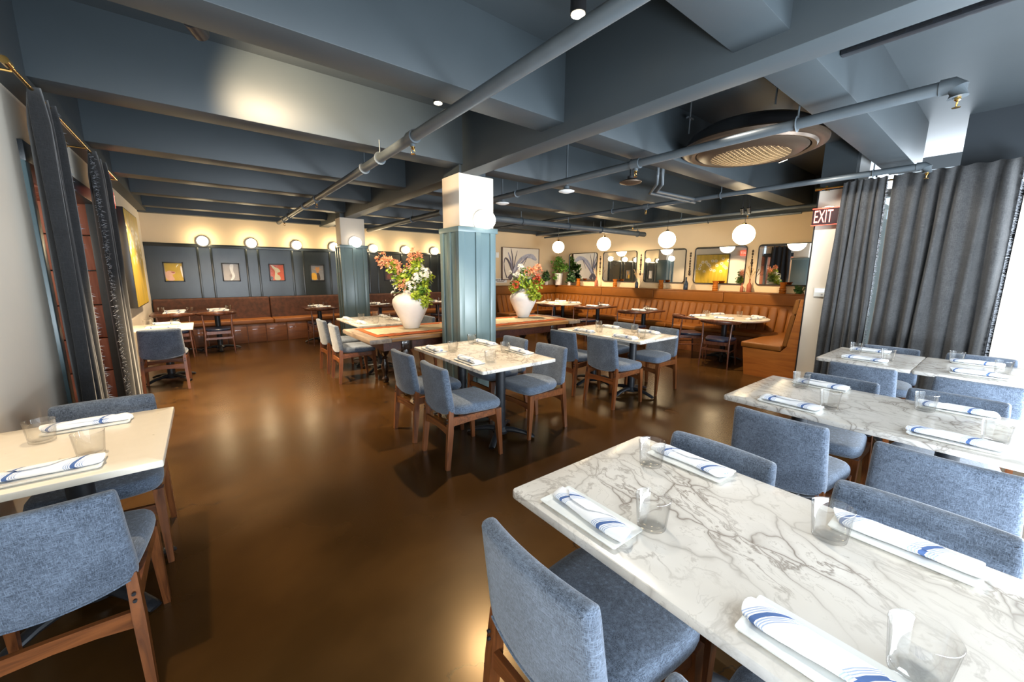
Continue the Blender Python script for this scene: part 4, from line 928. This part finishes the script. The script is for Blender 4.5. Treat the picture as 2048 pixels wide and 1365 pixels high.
cyl_spot('unlit black spotlight under the beam at the upper left', (0.115, 2.74, 2.70), (0.5, 3.8, 2.7), 0.04, 0.12, False)
cyl_spot('black tilted spotlight right of the round ceiling cassette', (5.0, 1.72, 2.70), (5.4, 1.5, 1.6), 0.045, 0.16)
for i, (x, y, w) in enumerate(((7.3, 3.02, 'left'), (7.3, 2.92, 'right'))):
    cyl_spot('small black track spotlight near the nearest pendant, %s of the pair' % w, (x, y, 2.52), (7.8, y, 1.5), 0.03, 0.09, False)

# ------------------------------------------------------------------ ceiling services
def pipe(label, p0, p1, r, hangers=(), heads=(), elbow_=None, elbow_up=False, axis='y', cat='pipe'):
    t = thing('ceiling_pipe', label, cat, p0, 0, 'painted ceiling pipes')
    p0, p1 = Vector(p0), Vector(p1); d = p1-p0
    link('pipe', B().cyl((0, 0, 0), tuple(d), r, n=18).mesh('pipe', 'pipe'), t)
    u = d.normalized()
    for h in hangers:
        q = u*h; ring = [q+Vector((u.y, u.x, 0))*(r+0.006)*math.cos(a)+Vector((0, 0, 1))*(r+0.006)*math.sin(a) for a in [2*PI*i/16 for i in range(16)]]
        link('hanger', B().sweep(ring, (0.012, 0.003), 6, upv=u, closed=True).cyl(tuple(q+Vector((0, 0, r))), tuple(q+Vector((0, 0, ZC-p0.z if False else 0.16))), 0.006, n=6).mesh('hanger', 'pipe'), t)
    for h in heads:
        q = u*h
        hd = link('sprinkler_tee', B().cyl(tuple(q-u*0.045), tuple(q+u*0.045), r+0.012, n=16).cyl(tuple(q), tuple(q-Vector((0, 0, r+0.03))), 0.022, n=12).mesh('sprinkler_tee', 'pipe'), t)
        link('sprinkler_head', head_mesh, hd, q-Vector((0, 0, r+0.03)))
    if elbow_ is not None:
        q = Vector((0, 0, 0)) if elbow_ == 0 else d
        e = -u if elbow_ == 0 else u
        hd = link('elbow', B().sweep([tuple(q-e*0.03), tuple(q+e*0.02), tuple(q+e*0.045-Vector((0, 0, 0.02))), tuple(q+e*0.05-Vector((0, 0, 0.07)))], r+0.007, 14).mesh('pipe_elbow', 'pipe'), t)
        link('sprinkler_head', head_mesh, hd, q+e*0.05-Vector((0, 0, 0.07)))
    return t
b = B(); b.lathe([(0, 0), (0.014, 0), (0.014, -0.014), (0.008, -0.02), (0, -0.02)], 12)
for s in (-1, 1): b.sweep([(s*0.006, 0, -0.016), (s*0.016, 0, -0.03), (s*0.012, 0, -0.048), (0, 0, -0.052)], 0.003, 6)
b.lathe([(0, -0.052), (0.018, -0.053), (0.018, -0.055), (0, -0.056)], 14)
head_mesh = b.mesh('sprinkler_head', 'brass')
pipe('long grey sprinkler pipe crossing under the left ceiling beams', (1.425, -0.6, 2.56), (1.425, 10.15, 2.56), 0.04, (4.45, 4.9, 7.9, 9.4), (3.72, 7.1, 10.0))
pipe('grey sprinkler pipe right of the girder ending in an elbow', (3.44, 0.40, 2.56), (3.44, 5.2, 2.56), 0.036, (0.72, 3.9), (2.05, ), 0)
pipe('grey sprinkler pipe passing above the exit sign', (5.65, 0.74, 2.56), (5.65, 7.9, 2.56), 0.03, (0.35, 1.9, 3.7), (3.05, ), 0)
pipe('thin grey pipe running above the globe pendants', (7.45, 2.0, 2.555), (7.45, 8.45, 2.555), 0.027, (2.2, 4.4), (1.0, 3.3))
pipe('thin lower grey conduit along the mirror wall', (7.72, 2.3, 2.50), (7.72, 8.4, 2.50), 0.022, (1.5, 3.5))
pipe('thick capped pipe crossing toward the mirror wall', (2.9, 5.29, 2.36), (7.75, 5.20, 2.36), 0.05, (1.4, 2.5, 3.4, 4.6), (), None)
pipe('grey pipe seen between the two pillars', (3.42, 6.4, 2.55), (3.42, 10.3, 2.55), 0.05, (1.2, ))
# slotted channel
t = thing('strut_channel', 'dark slotted strut channel at the upper right ceiling', 'channel', (3.12, 0.83, 2.80), 0)
link('channel', B().box((-0.025, -2.1, -0.02), (0.025, 0, 0.025), 0.003).mesh('channel', 'black_metal'), t)
for k in range(14): link('slot', B().box((-0.027, -0.075-0.1*k, -0.012), (-0.0245, -0.03-0.1*k, 0.0)).mesh('slot', 'black'), t)
# round cassette
t = thing('ceiling_cassette', 'large round black air cassette with lattice grille', 'air conditioner', (4.22, 1.74, 2.66), 0)
link('body', B().lathe([(0, 0.20), (0.44, 0.20), (0.52, 0.15), (0.56, 0.09), (0.585, 0.055), (0, 0.055)], 56).mesh('cassette_body', 'black'), t)
link('rim', B().lathe([(0.52, 0.06), (0.585, 0.056), (0.60, 0.04), (0.595, 0.015), (0.55, -0.002), (0.49, 0.008), (0.465, 0.045)], 56).mesh('cassette_rim', 'bronze'), t)
link('ring', B().lathe([(0.49, 0.045), (0.525, 0.0), (0.51, -0.02), (0.475, -0.012), (0.46, 0.03)], 56).mesh('cassette_ring', 'bronze'), t)
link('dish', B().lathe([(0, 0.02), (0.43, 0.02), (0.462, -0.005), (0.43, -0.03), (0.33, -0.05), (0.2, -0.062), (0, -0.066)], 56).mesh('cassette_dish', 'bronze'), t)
gr = B()
for k in range(-9, 10):
    o_ = k*0.036; hl = math.sqrt(max(0.0, 0.33**2-o_*o_))
    if hl < 0.05: continue
    for ax in (0, 1):
        pts = []
        for s in range(9):
            v = -hl+2*hl*s/8; rr_ = math.hypot(o_, v); z = -0.069+0.022*max(0, rr_-0.15)/0.18*1.0
            pts.append((o_, v, z) if ax == 0 else (v, o_, z))
        gr.sweep(pts, 0.0052, 4)
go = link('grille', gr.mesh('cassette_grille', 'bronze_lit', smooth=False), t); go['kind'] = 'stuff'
for a in (0.6, 2.2, 3.8, 5.4):
    x, y = 0.55*math.cos(a), 0.55*math.sin(a)
    link('hanger_rod', B().cyl((x, y, 0.2), (x, y, ZC-2.66), 0.007, n=6).box((x-0.05, y-0.012, 0.33), (x+0.05, y+0.012, 0.345)).mesh('hanger_rod', 'steel'), t)
# saucer speakers
for lab, x, y, z, mt in (('white saucer shaped access point right of the near pillar, nearer', 3.635, 3.575, 2.50, 'white'), ('white saucer shaped access point right of the near pillar, farther', 3.53, 4.756, 2.50, 'white'), ('dark bowl shaped ceiling speaker below the sprinkler pipe', 3.60, 2.62, 2.44, 'bronze')):
    t = thing('ceiling_device', lab, 'ceiling device', (x, y, z), 0)
    s = 1.0 if mt == 'white' else 1.15
    link('dish', B().lathe([(0, -0.022*s), (0.05*s, -0.018*s), (0.095*s, -0.004*s), (0.098*s, 0.003), (0.06*s, 0.018*s), (0.03*s, 0.03*s), (0, 0.03*s)], 30).mesh('device_dish', mt), t)
    link('bracket', B().lathe([(0, 0.03), (0.035, 0.03), (0.035, 0.06), (0.012, 0.065), (0.012, ZC-z), (0, ZC-z)], 12).mesh('device_bracket', 'black' if mt != 'white' else 'pipe'), t)
# conduits near the cassette
t = thing('conduit', 'bent grey conduit dropping below the round cassette', 'pipe', (4.9, 2.75, 2.56), 0, 'painted ceiling pipes')
link('pipe', B().sweep([(-0.35, 0.1, 0.5), (-0.35, 0.1, 0.15), (-0.3, 0.13, 0.04), (-0.15, 0.3, 0.0), (0.9, 0.25, 0.0)], 0.022, 10).mesh('conduit', 'pipe'), t)
link('pipe', B().sweep([(-0.45, 0.1, 0.5), (-0.45, 0.1, 0.12), (-0.4, 0.14, 0.03), (-0.2, 0.36, -0.02), (0.9, 0.33, -0.02)], 0.018, 10).mesh('conduit', 'pipe'), t)

# ------------------------------------------------------------------ signs and wall devices
def text_mesh(txt, size, ext, mat):
    c = D.curves.new('lettering', 'FONT'); c.body = txt; c.size = size; c.extrude = ext; c.align_x = 'CENTER'; c.align_y = 'CENTER'
    o = D.objects.new('tmp_lettering', c); COL.objects.link(o); dg = bpy.context.evaluated_depsgraph_get()
    me = D.meshes.new_from_object(o.evaluated_get(dg)); D.objects.remove(o); me.materials.clear(); me.materials.append(MT[mat]); return me
t = thing('exit_sign', 'dark EXIT sign with glowing red letters by the grey curtain', 'sign', (6.30, 1.60, 2.235), 0, 'exit signs')
link('housing', B().box((-0.02, -0.16, -0.10), (0.02, 0.15, 0.10), 0.004).mesh('exit_box', 'exit_dark'), t)
link('lettering', text_mesh('EXIT', 0.15, 0.002, 'exit_red'), t, (-0.0225, 0.035, -0.006), rot=(PI/2, 0, -PI/2)).scale = (0.64, 1.5, 1)
link('frame', B().box((-0.024, -0.165, 0.095), (0.024, 0.155, 0.108)).box((-0.021, -0.165, -0.104), (0.021, 0.155, -0.099)).mesh('exit_frame', 'exit_lit'), t)
link('canopy', B().box((-0.012, -0.06, 0.10), (0.012, 0.06, 0.115)).box((-0.012, -0.03, 0.11), (0.1, 0.03, 0.125)).mesh('exit_canopy', 'steel'), t)
t = thing('exit_sign', 'red lit exit sign on left wall beside the yellow painting', 'sign', (-0.815, 7.05, 2.38), 0, 'exit signs')
link('housing', B().box((-0.03, -0.15, -0.1), (0.03, 0.15, 0.1), 0.004).mesh('exit_box', 'exit_lit'), t)
link('lettering', text_mesh('EXIT', 0.15, 0.002, 'exit_red'), t, (0.0325, 0, 0), rot=(PI/2, 0, PI/2))
t = thing('thermostat', 'white wall thermostat with a pale screen on the pilaster', 'thermostat', (6.40, 1.59, 1.28), 0)
link('case', B().box((-0.022, -0.062, -0.058), (0.004, 0.062, 0.058), 0.004).mesh('thermo_case', 'porcelain'), t)
link('screen', B().box((-0.0235, -0.05, 0.0), (-0.022, 0.045, 0.045)).mesh('thermo_screen', 'lcd'), t)
link('button', B().box((-0.0235, -0.04, -0.04), (-0.022, -0.02, -0.022)).mesh('button', 'steel'), t)
t = thing('wall_switch', 'small white wall control beside the blue leaf painting', 'switch', (6.22, YA-0.01, 1.98), 0)
link('plate', B().box((-0.05, -0.012, -0.07), (0.05, 0.01, 0.07), 0.004).mesh('switch_plate', 'porcelain'), t); link('rocker', B().box((-0.02, -0.018, -0.03), (0.02, -0.012, 0.03), 0.002).mesh('rocker', 'white'), t)
t = thing('notice', 'small white notice with dark print on art wall above the bench', 'sign', (6.32, YA-0.008, 1.305), 0)
link('board', B().box((-0.22, -0.006, -0.055), (0.22, 0.006, 0.055)).mesh('notice_board', 'porcelain'), t)
nb = B(); xx = -0.2
for w in (0.03, 0.02, 0.03, 0.025, 0.03, 0.012, 0.03, 0.02, 0.028, 0.03): nb.box((xx, -0.0072, 0.0), (xx+w, -0.006, 0.034)); xx += w+0.012
nb.box((-0.12, -0.0072, -0.035), (0.13, -0.006, -0.022))
link('print', nb.mesh('notice_print', 'bronze'), t)

# ------------------------------------------------------------------ pictures
def pic_frame(label, x, w, h, z, bg_, shapes):
    t = thing('framed_print', label, 'picture', (x, YB-0.034, z), 0, 'small framed animal prints')
    f = 0.021
    b = B()
    for lo, hi in (((-w/2, 0, h/2-f), (w/2, 0.024, h/2)), ((-w/2, 0, -h/2), (w/2, 0.024, -h/2+f)), ((-w/2, 0, -h/2), (-w/2+f, 0.024, h/2)), ((w/2-f, 0, -h/2), (w/2, 0.024, h/2))): b.box(lo, hi, 0.002)
    link('frame', b.mesh('print_frame', 'black'), t)
    pm_ = simple('print_ground', tuple(c*1.0 for c in bg_), 0.5, var=0.15, vs_=6)
    c = link('print', B().box((-w/2+f, 0.012, -h/2+f), (w/2-f, 0.02, h/2-f)).mesh('print', pm_), t)
    for i, (col, pts) in enumerate(shapes):
        p = chaikin([(px*w, pz*h) for px, pz in pts], 2)
        link('art_and_glare', B().poly([(a, 0.0118-0.0006*i, bb) for a, bb in p], (0, 0.0003, 0)).mesh('art_and_glare', simple('ink_and_glare', tuple(c*1.0 for c in col), 0.5, var=0.12, vs_=12)), c)  # printed ink shapes; the white ones on two prints are painted glare
    link('glazing', B().box((-w/2+f, 0.006, -h/2+f), (w/2-f, 0.007, h/2-f)).mesh('glazing', 'glazing'), t)
Wp, Hp, Zp = 0.315, 0.39, 1.485
pic_frame('framed print of pink eared animal on mustard ground, first from left', -0.45, Wp, Hp, Zp, (0.50, 0.33, 0.02), [((0.62, 0.36, 0.26), [(-.44, .30), (-.40, -.05), (-.28, .08), (-.05, .04), (.1, -.02), (0, -.12), (-.12, -.14), (.06, -.45), (-.45, -.45)]), ((0.35, 0.10, 0.07), [(-.2, .02), (.08, .0), (-.02, -.08)]), ((0.85, 0.8, 0.7), [(.33, .3), (.44, .3), (.44, -.4), (.36, -.1)]), ((0.85, 0.85, 0.75), [(.12, .2), (.18, .36), (.3, .4), (.2, .3)])])  # the two white shapes are glare on the glass, painted into the print
pic_frame('framed pale grey animal print, second from left on panelling', 0.49, Wp, Hp, Zp, (0.42, 0.38, 0.34), [((0.85, 0.84, 0.80), [(-.05, .45), (.2, .45), (.1, .1), (.24, -.2), (.05, -.45), (-.1, -.45), (.08, -.2), (-.06, .1)]), ((0.30, 0.24, 0.2), [(-.1, -.1), (.05, -.12), (0, -.28), (-.12, -.25)])])  # the white curve is a reflection on the glazing, painted as a shape
pic_frame('framed print of a pale hare on red ground', 1.35, Wp, Hp, Zp, (0.60, 0.10, 0.035), [((0.10, 0.08, 0.07), [(-.45, -.2), (-.25, -.25), (-.3, -.45), (-.45, -.45)]), ((0.62, 0.56, 0.36), [(-.30, .36), (-.12, .30), (.08, .26), (.22, .10), (.20, .02), (.02, .0), (.0, -.1), (.18, -.2), (.22, -.45), (-.22, -.45), (-.14, -.1), (-.12, .12), (-.32, .3)]), ((0.72, 0.68, 0.5), [(-.40, .42), (-.3, .44), (0, .24), (-.1, .2)]), ((0.03, 0.03, 0.03), [(.06, .16), (.1, .16), (.08, .12)])])
pic_frame('framed print of a long faced horned animal, fourth from left', 2.20, Wp, Hp, Zp, (0.20, 0.21, 0.24), [((0.55, 0.30, 0.03), [(-.45, 0), (-.1, .0), (.0, -.45), (-.45, -.45)]), ((0.42, 0.20, 0.07), [(-.12, .40), (.02, .30), (.16, .40), (.16, .2), (.06, -.02), (-.06, -.02), (-.12, .18)]), ((0.40, 0.25, 0.15), [(-.36, .26), (-.1, .2), (-.1, .14)]), ((0.40, 0.25, 0.15), [(.14, .2), (.36, .24), (.14, .14)]), ((0.05, 0.03, 0.02), [(-.08, .0), (.12, .0), (.2, -.45), (-.05, -.45)])])
pic_frame('dark framed print behind the left bouquet', 4.0, Wp, Hp, Zp, (0.06, 0.03, 0.03), [((0.18, 0.05, 0.04), [(-.3, -.1), (.2, 0), (.3, -.4), (-.3, -.4)])])
pic_frame('framed print with a pale green ground near the front pillar', 4.89, Wp, Hp, Zp, (0.24, 0.32, 0.28), [((0.45, 0.5, 0.35), [(-.2, .3), (.1, .2), (.2, -.4), (-.2, -.4)])])
# yellow daisy painting on the left wall
t = thing('painting', 'large yellow daisy painting on the left wall', 'painting', (XL+0.003, 8.30, 1.67), 0)
link('frame', B().box((0, -0.70, -0.69), (0.085, 0.70, 0.69), 0.003).mesh('canvas_frame', 'black'), t)
link('canvas', B().box((0.08, -0.685, -0.675), (0.089, 0.685, 0.675)).mesh('canvas', 'daisy'), t)
# blue leaf painting
t = thing('painting', 'white painting of blue grey agave leaves on the art wall', 'painting', (7.02, YA-0.005, 1.76), 0)
b = B()
for lo, hi in (((-0.66, -0.05, 0.42), (0.66, 0, 0.435)), ((-0.66, -0.05, -0.435), (0.66, 0, -0.42)), ((-0.66, -0.05, -0.435), (-0.645, 0, 0.435)), ((0.645, -0.05, -0.435), (0.66, 0, 0.435))): b.box(lo, hi)
link('frame', b.mesh('leaf_frame', 'dark_wood'), t)
cv = link('canvas', B().box((-0.645, -0.035, -0.42), (0.645, -0.005, 0.42)).mesh('leaf_canvas', simple('off_white_canvas', (0.72, 0.66, 0.56), 0.7, var=0.05, vs_=4)), t)
inks = [simple('blue_grey_ink', (0.22, 0.22, 0.30), 0.6, var=0.35, vs_=9), simple('dark_ink', (0.09, 0.08, 0.10), 0.6, var=0.3, vs_=9), simple('pale_blue_ink', (0.38, 0.39, 0.47), 0.6, var=0.3, vs_=9)]
def stroke(pts, ws, mi, lay):
    pts = chaikin([pts[0]]+pts+[pts[-1]], 2, False); n_ = len(pts); L_, Rr_ = [], []
    for i, (x, z) in enumerate(pts):
        a, c = pts[max(0, i-1)], pts[min(n_-1, i+1)]; tx, tz = c[0]-a[0], c[1]-a[1]; l = math.hypot(tx, tz) or 1
        s = i/(n_-1)*(len(ws)-1); k_ = min(int(s), len(ws)-2); w = ws[k_]+(ws[k_+1]-ws[k_])*(s-k_)
        L_.append((x-tz/l*w, -0.0355-0.0006*lay, z+tx/l*w)); Rr_.append((x+tz/l*w, -0.0355-0.0006*lay, z-tx/l*w))
    b = B(); A = [b.bm.verts.new(p) for p in L_]; C = [b.bm.verts.new(p) for p in Rr_]
    for i in range(n_-1): b.bm.faces.new((A[i], A[i+1], C[i+1], C[i]))
    link('brush_stroke', b.mesh('stroke', inks[mi]), cv)
O_ = (-0.28, -0.27)
stroke([O_, (-.42, .05), (-.56, .18), (-.60, .0)], [.03, .035, .02, .006], 1, 1)
stroke([O_, (-.36, .1), (-.46, .3)], [.02, .03, .006], 0, 2); stroke([O_, (-.30, .15), (-.36, .41)], [.02, .022, .004], 1, 3)
stroke([O_, (-.22, .1), (-.14, .36)], [.02, .015, .003], 1, 4); stroke([O_, (-.12, .05), (.10, .20), (.36, .24), (.56, .12)], [.035, .045, .05, .07, .01], 2, 5)
stroke([(-.25, -.25), (.0, .02), (.25, .22)], [.02, .028, .008], 0, 6); stroke([(.05, -.1), (.15, .08), (.22, .2)], [.004, .01, .004], 1, 7)
stroke([(-.60, .0), (-.58, -.2), (-.50, -.38)], [.004, .014, .02], 1, 8); stroke([(-.42, -.42), (-.30, -.25), (-.18, -.42)], [.09, .05, .09], 1, 9)

# ------------------------------------------------------------------ mirrors and shelf objects
MN = ['farthest, beside the corner plants', 'second from the corner', 'middle one of the five', 'second from the exit sign', 'nearest the exit sign']
mo = rrect(1.02, 0.745, 0.06, 6); mi_ = rrect(1.0, 0.725, 0.052, 6)
fm = B().sweep([(0, x, z) for x, z in mo], (0.006, 0.014), square=True, upv=(1, 0, 0), closed=True).mesh('mirror_frame', 'black')
gb = B().poly([(0.0, x, z) for x, z in mi_], (0.006, 0, 0)).mesh('mirror_glass', 'mirror', ang=20)
MY = (7.54, 6.305, 5.06, 3.83, 2.60)
for nme, y in zip(MN, MY):
    t = thing('wall_mirror', 'black rimmed rounded wall mirror above tan booth, '+nme, 'mirror', (XR-0.018, y, 1.69), 0, 'mirrors above the booth')
    link('frame', fm, t); link('glass', gb, t)
amb = B().lathe([(0, 0), (0.05, 0), (0.056, 0.02), (0.05, 0.035), (0.058, 0.055), (0.05, 0.075), (0.056, 0.09), (0.045, 0.11), (0.042, 0.135), (0.05, 0.17), (0.065, 0.20), (0.062, 0.20), (0.046, 0.168), (0.037, 0.135), (0.04, 0.11), (0.05, 0.09), (0.045, 0.03), (0, 0.012)], 24).mesh('amber_vase', 'amber')
for nme, y in zip(['farthest mirror', 'second mirror from the corner', 'middle mirror', 'second mirror from the exit sign', 'mirror nearest the exit sign'], (7.55, 6.30, 5.02, 3.80, 2.60)):
    tag(link('amber_vase', amb, None, (8.25, y, LZ)), 'ribbed amber glass vase on the booth shelf below the '+nme, 'vase', 'amber vases on the booth shelf')
def bottle(label, y, h, mat, stalks, seed):
    s = h/0.24
    tag(link('bottle', B().lathe([(0, 0), (0.038*s, 0), (0.042*s, 0.01*s), (0.042*s, 0.12*s), (0.03*s, 0.15*s), (0.014*s, 0.175*s), (0.013*s, 0.225*s), (0.017*s, 0.24*s), (0.010*s, 0.24*s), (0.009*s, 0.18*s), (0.0, 0.17*s)], 18).mesh('bottle', mat), None, (8.27, y, LZ)), label, 'bottle', 'small bottles on the booth shelf')
    if stalks:
        r = random.Random(seed); bq = thing('dried_stalks', 'dried straw stalks standing in the '+label.split(' on ')[0].split(' with ')[0]+stalks, 'dried flowers', (8.27, y, LZ+h-0.04), 0, 'dried stalks on the booth shelf')
        for k_ in range(6):
            dx, dy, dz = r.uniform(-0.05, 0.02), r.uniform(-0.10, 0.10), r.uniform(0.16, 0.30)
            link('stalk', B().sweep([(0, 0, 0.0), (dx*0.3, dy*0.3, dz*0.5), (dx, dy, dz)], [0.002, 0.003, 0.008], 5).mesh('stalk', 'dried'), bq)
bottle('terracotta bottle on shelf between farthest and second mirror', 6.93, 0.25, 'terracotta', ' left of second mirror', 1)
bottle('slate blue bottle on shelf left of the middle mirror', 5.68, 0.22, 'bottle_blue', ' left of middle mirror', 2)
bottle('tall slate blue bottle on shelf right of the middle mirror', 4.44, 0.27, 'bottle_blue', None, 3)
bottle('terracotta bottle on shelf, shorter of the pair near exit sign', 3.30, 0.17, 'terracotta', None, 4)
bottle('terracotta bottle on shelf, taller of the pair near exit sign', 3.17, 0.25, 'terracotta', ' near the last mirror', 5)
HN = ['between farthest and second mirror', 'left of the middle mirror', 'right of the middle mirror', 'left of the last mirror']
for nme, y in zip(HN, (6.92, 5.68, 4.445, 3.215)):
    t = thing('wall_hanging', 'slender beaded dark wall hanging '+nme, 'wall hanging', (XR-0.012, y, 1.98), 0, 'beaded hangings between mirrors')
    link('cord', B().cyl((0, 0, 0), (0, 0, -0.52), 0.003, n=6).mesh('hanging_cord', 'bronze'), t)
    r = random.Random(int(y*100))
    for k_ in range(9):
        rr_ = r.choice((0.012, 0.018, 0.024)); link('bead', B().lathe([(0, rr_*1.5), (rr_*0.7, rr_), (rr_, 0), (rr_*0.7, -rr_), (0, -rr_*1.5)], 10).mesh('bead', 'bronze'), t, (0, 0, -0.03-0.055*k_))
# plants
def plant(label, loc, pot_r, pot_h, foliage, n_, size, mat, seed, potm='vase'):
    t = thing('potted_plant', label, 'plant', loc, 0, 'plants on the booth shelf')
    link('pot', B().lathe([(0, 0), (pot_r*0.72, 0), (pot_r*0.78, 0.01), (pot_r, pot_h), (pot_r*0.9, pot_h), (pot_r*0.8, pot_h*0.85), (0, pot_h*0.85)], 22).mesh('pot', potm), t)
    o = link('foliage', leaf_cloud([(a, b, c+pot_h, r) for a, b, c, r in foliage], n_, size, seed, mat), t); o['kind'] = 'stuff'
plant('tall white planter with bushy green foliage in booth corner', (8.13, 8.22, LZ), 0.12, 0.34, [(0, 0, .12, .2), (-.05, .05, .25, .2), (.02, -.1, .2, .2), (-.1, -.02, -.12, .1), (.0, -.26, .15, .13), (0, .0, .38, .12)], 420, 0.075, 'leaf', 31)
plant('small white pot of spiky dark leaves left of tall planter', (7.86, 8.44, LZ), 0.06, 0.10, [(0, 0, .1, .13), (0, 0, .2, .1)], 150, 0.09, 'leaf_dark', 32)
plant('small white pot of dark ferny leaves right of tall planter', (8.25, 7.90, LZ), 0.055, 0.10, [(0, 0, .08, .14), (0, -.12, .08, .1), (0, -.05, .2, .12)], 220, 0.08, 'leaf_dark', 33)
plant('low dark trailing plant at the booth end below last mirror', (8.22, 2.22, LZ), 0.05, 0.06, [(0, 0, .04, .1), (0, .12, .02, .08), (0, -.14, .06, .12)], 120, 0.07, 'leaf_dark', 34)
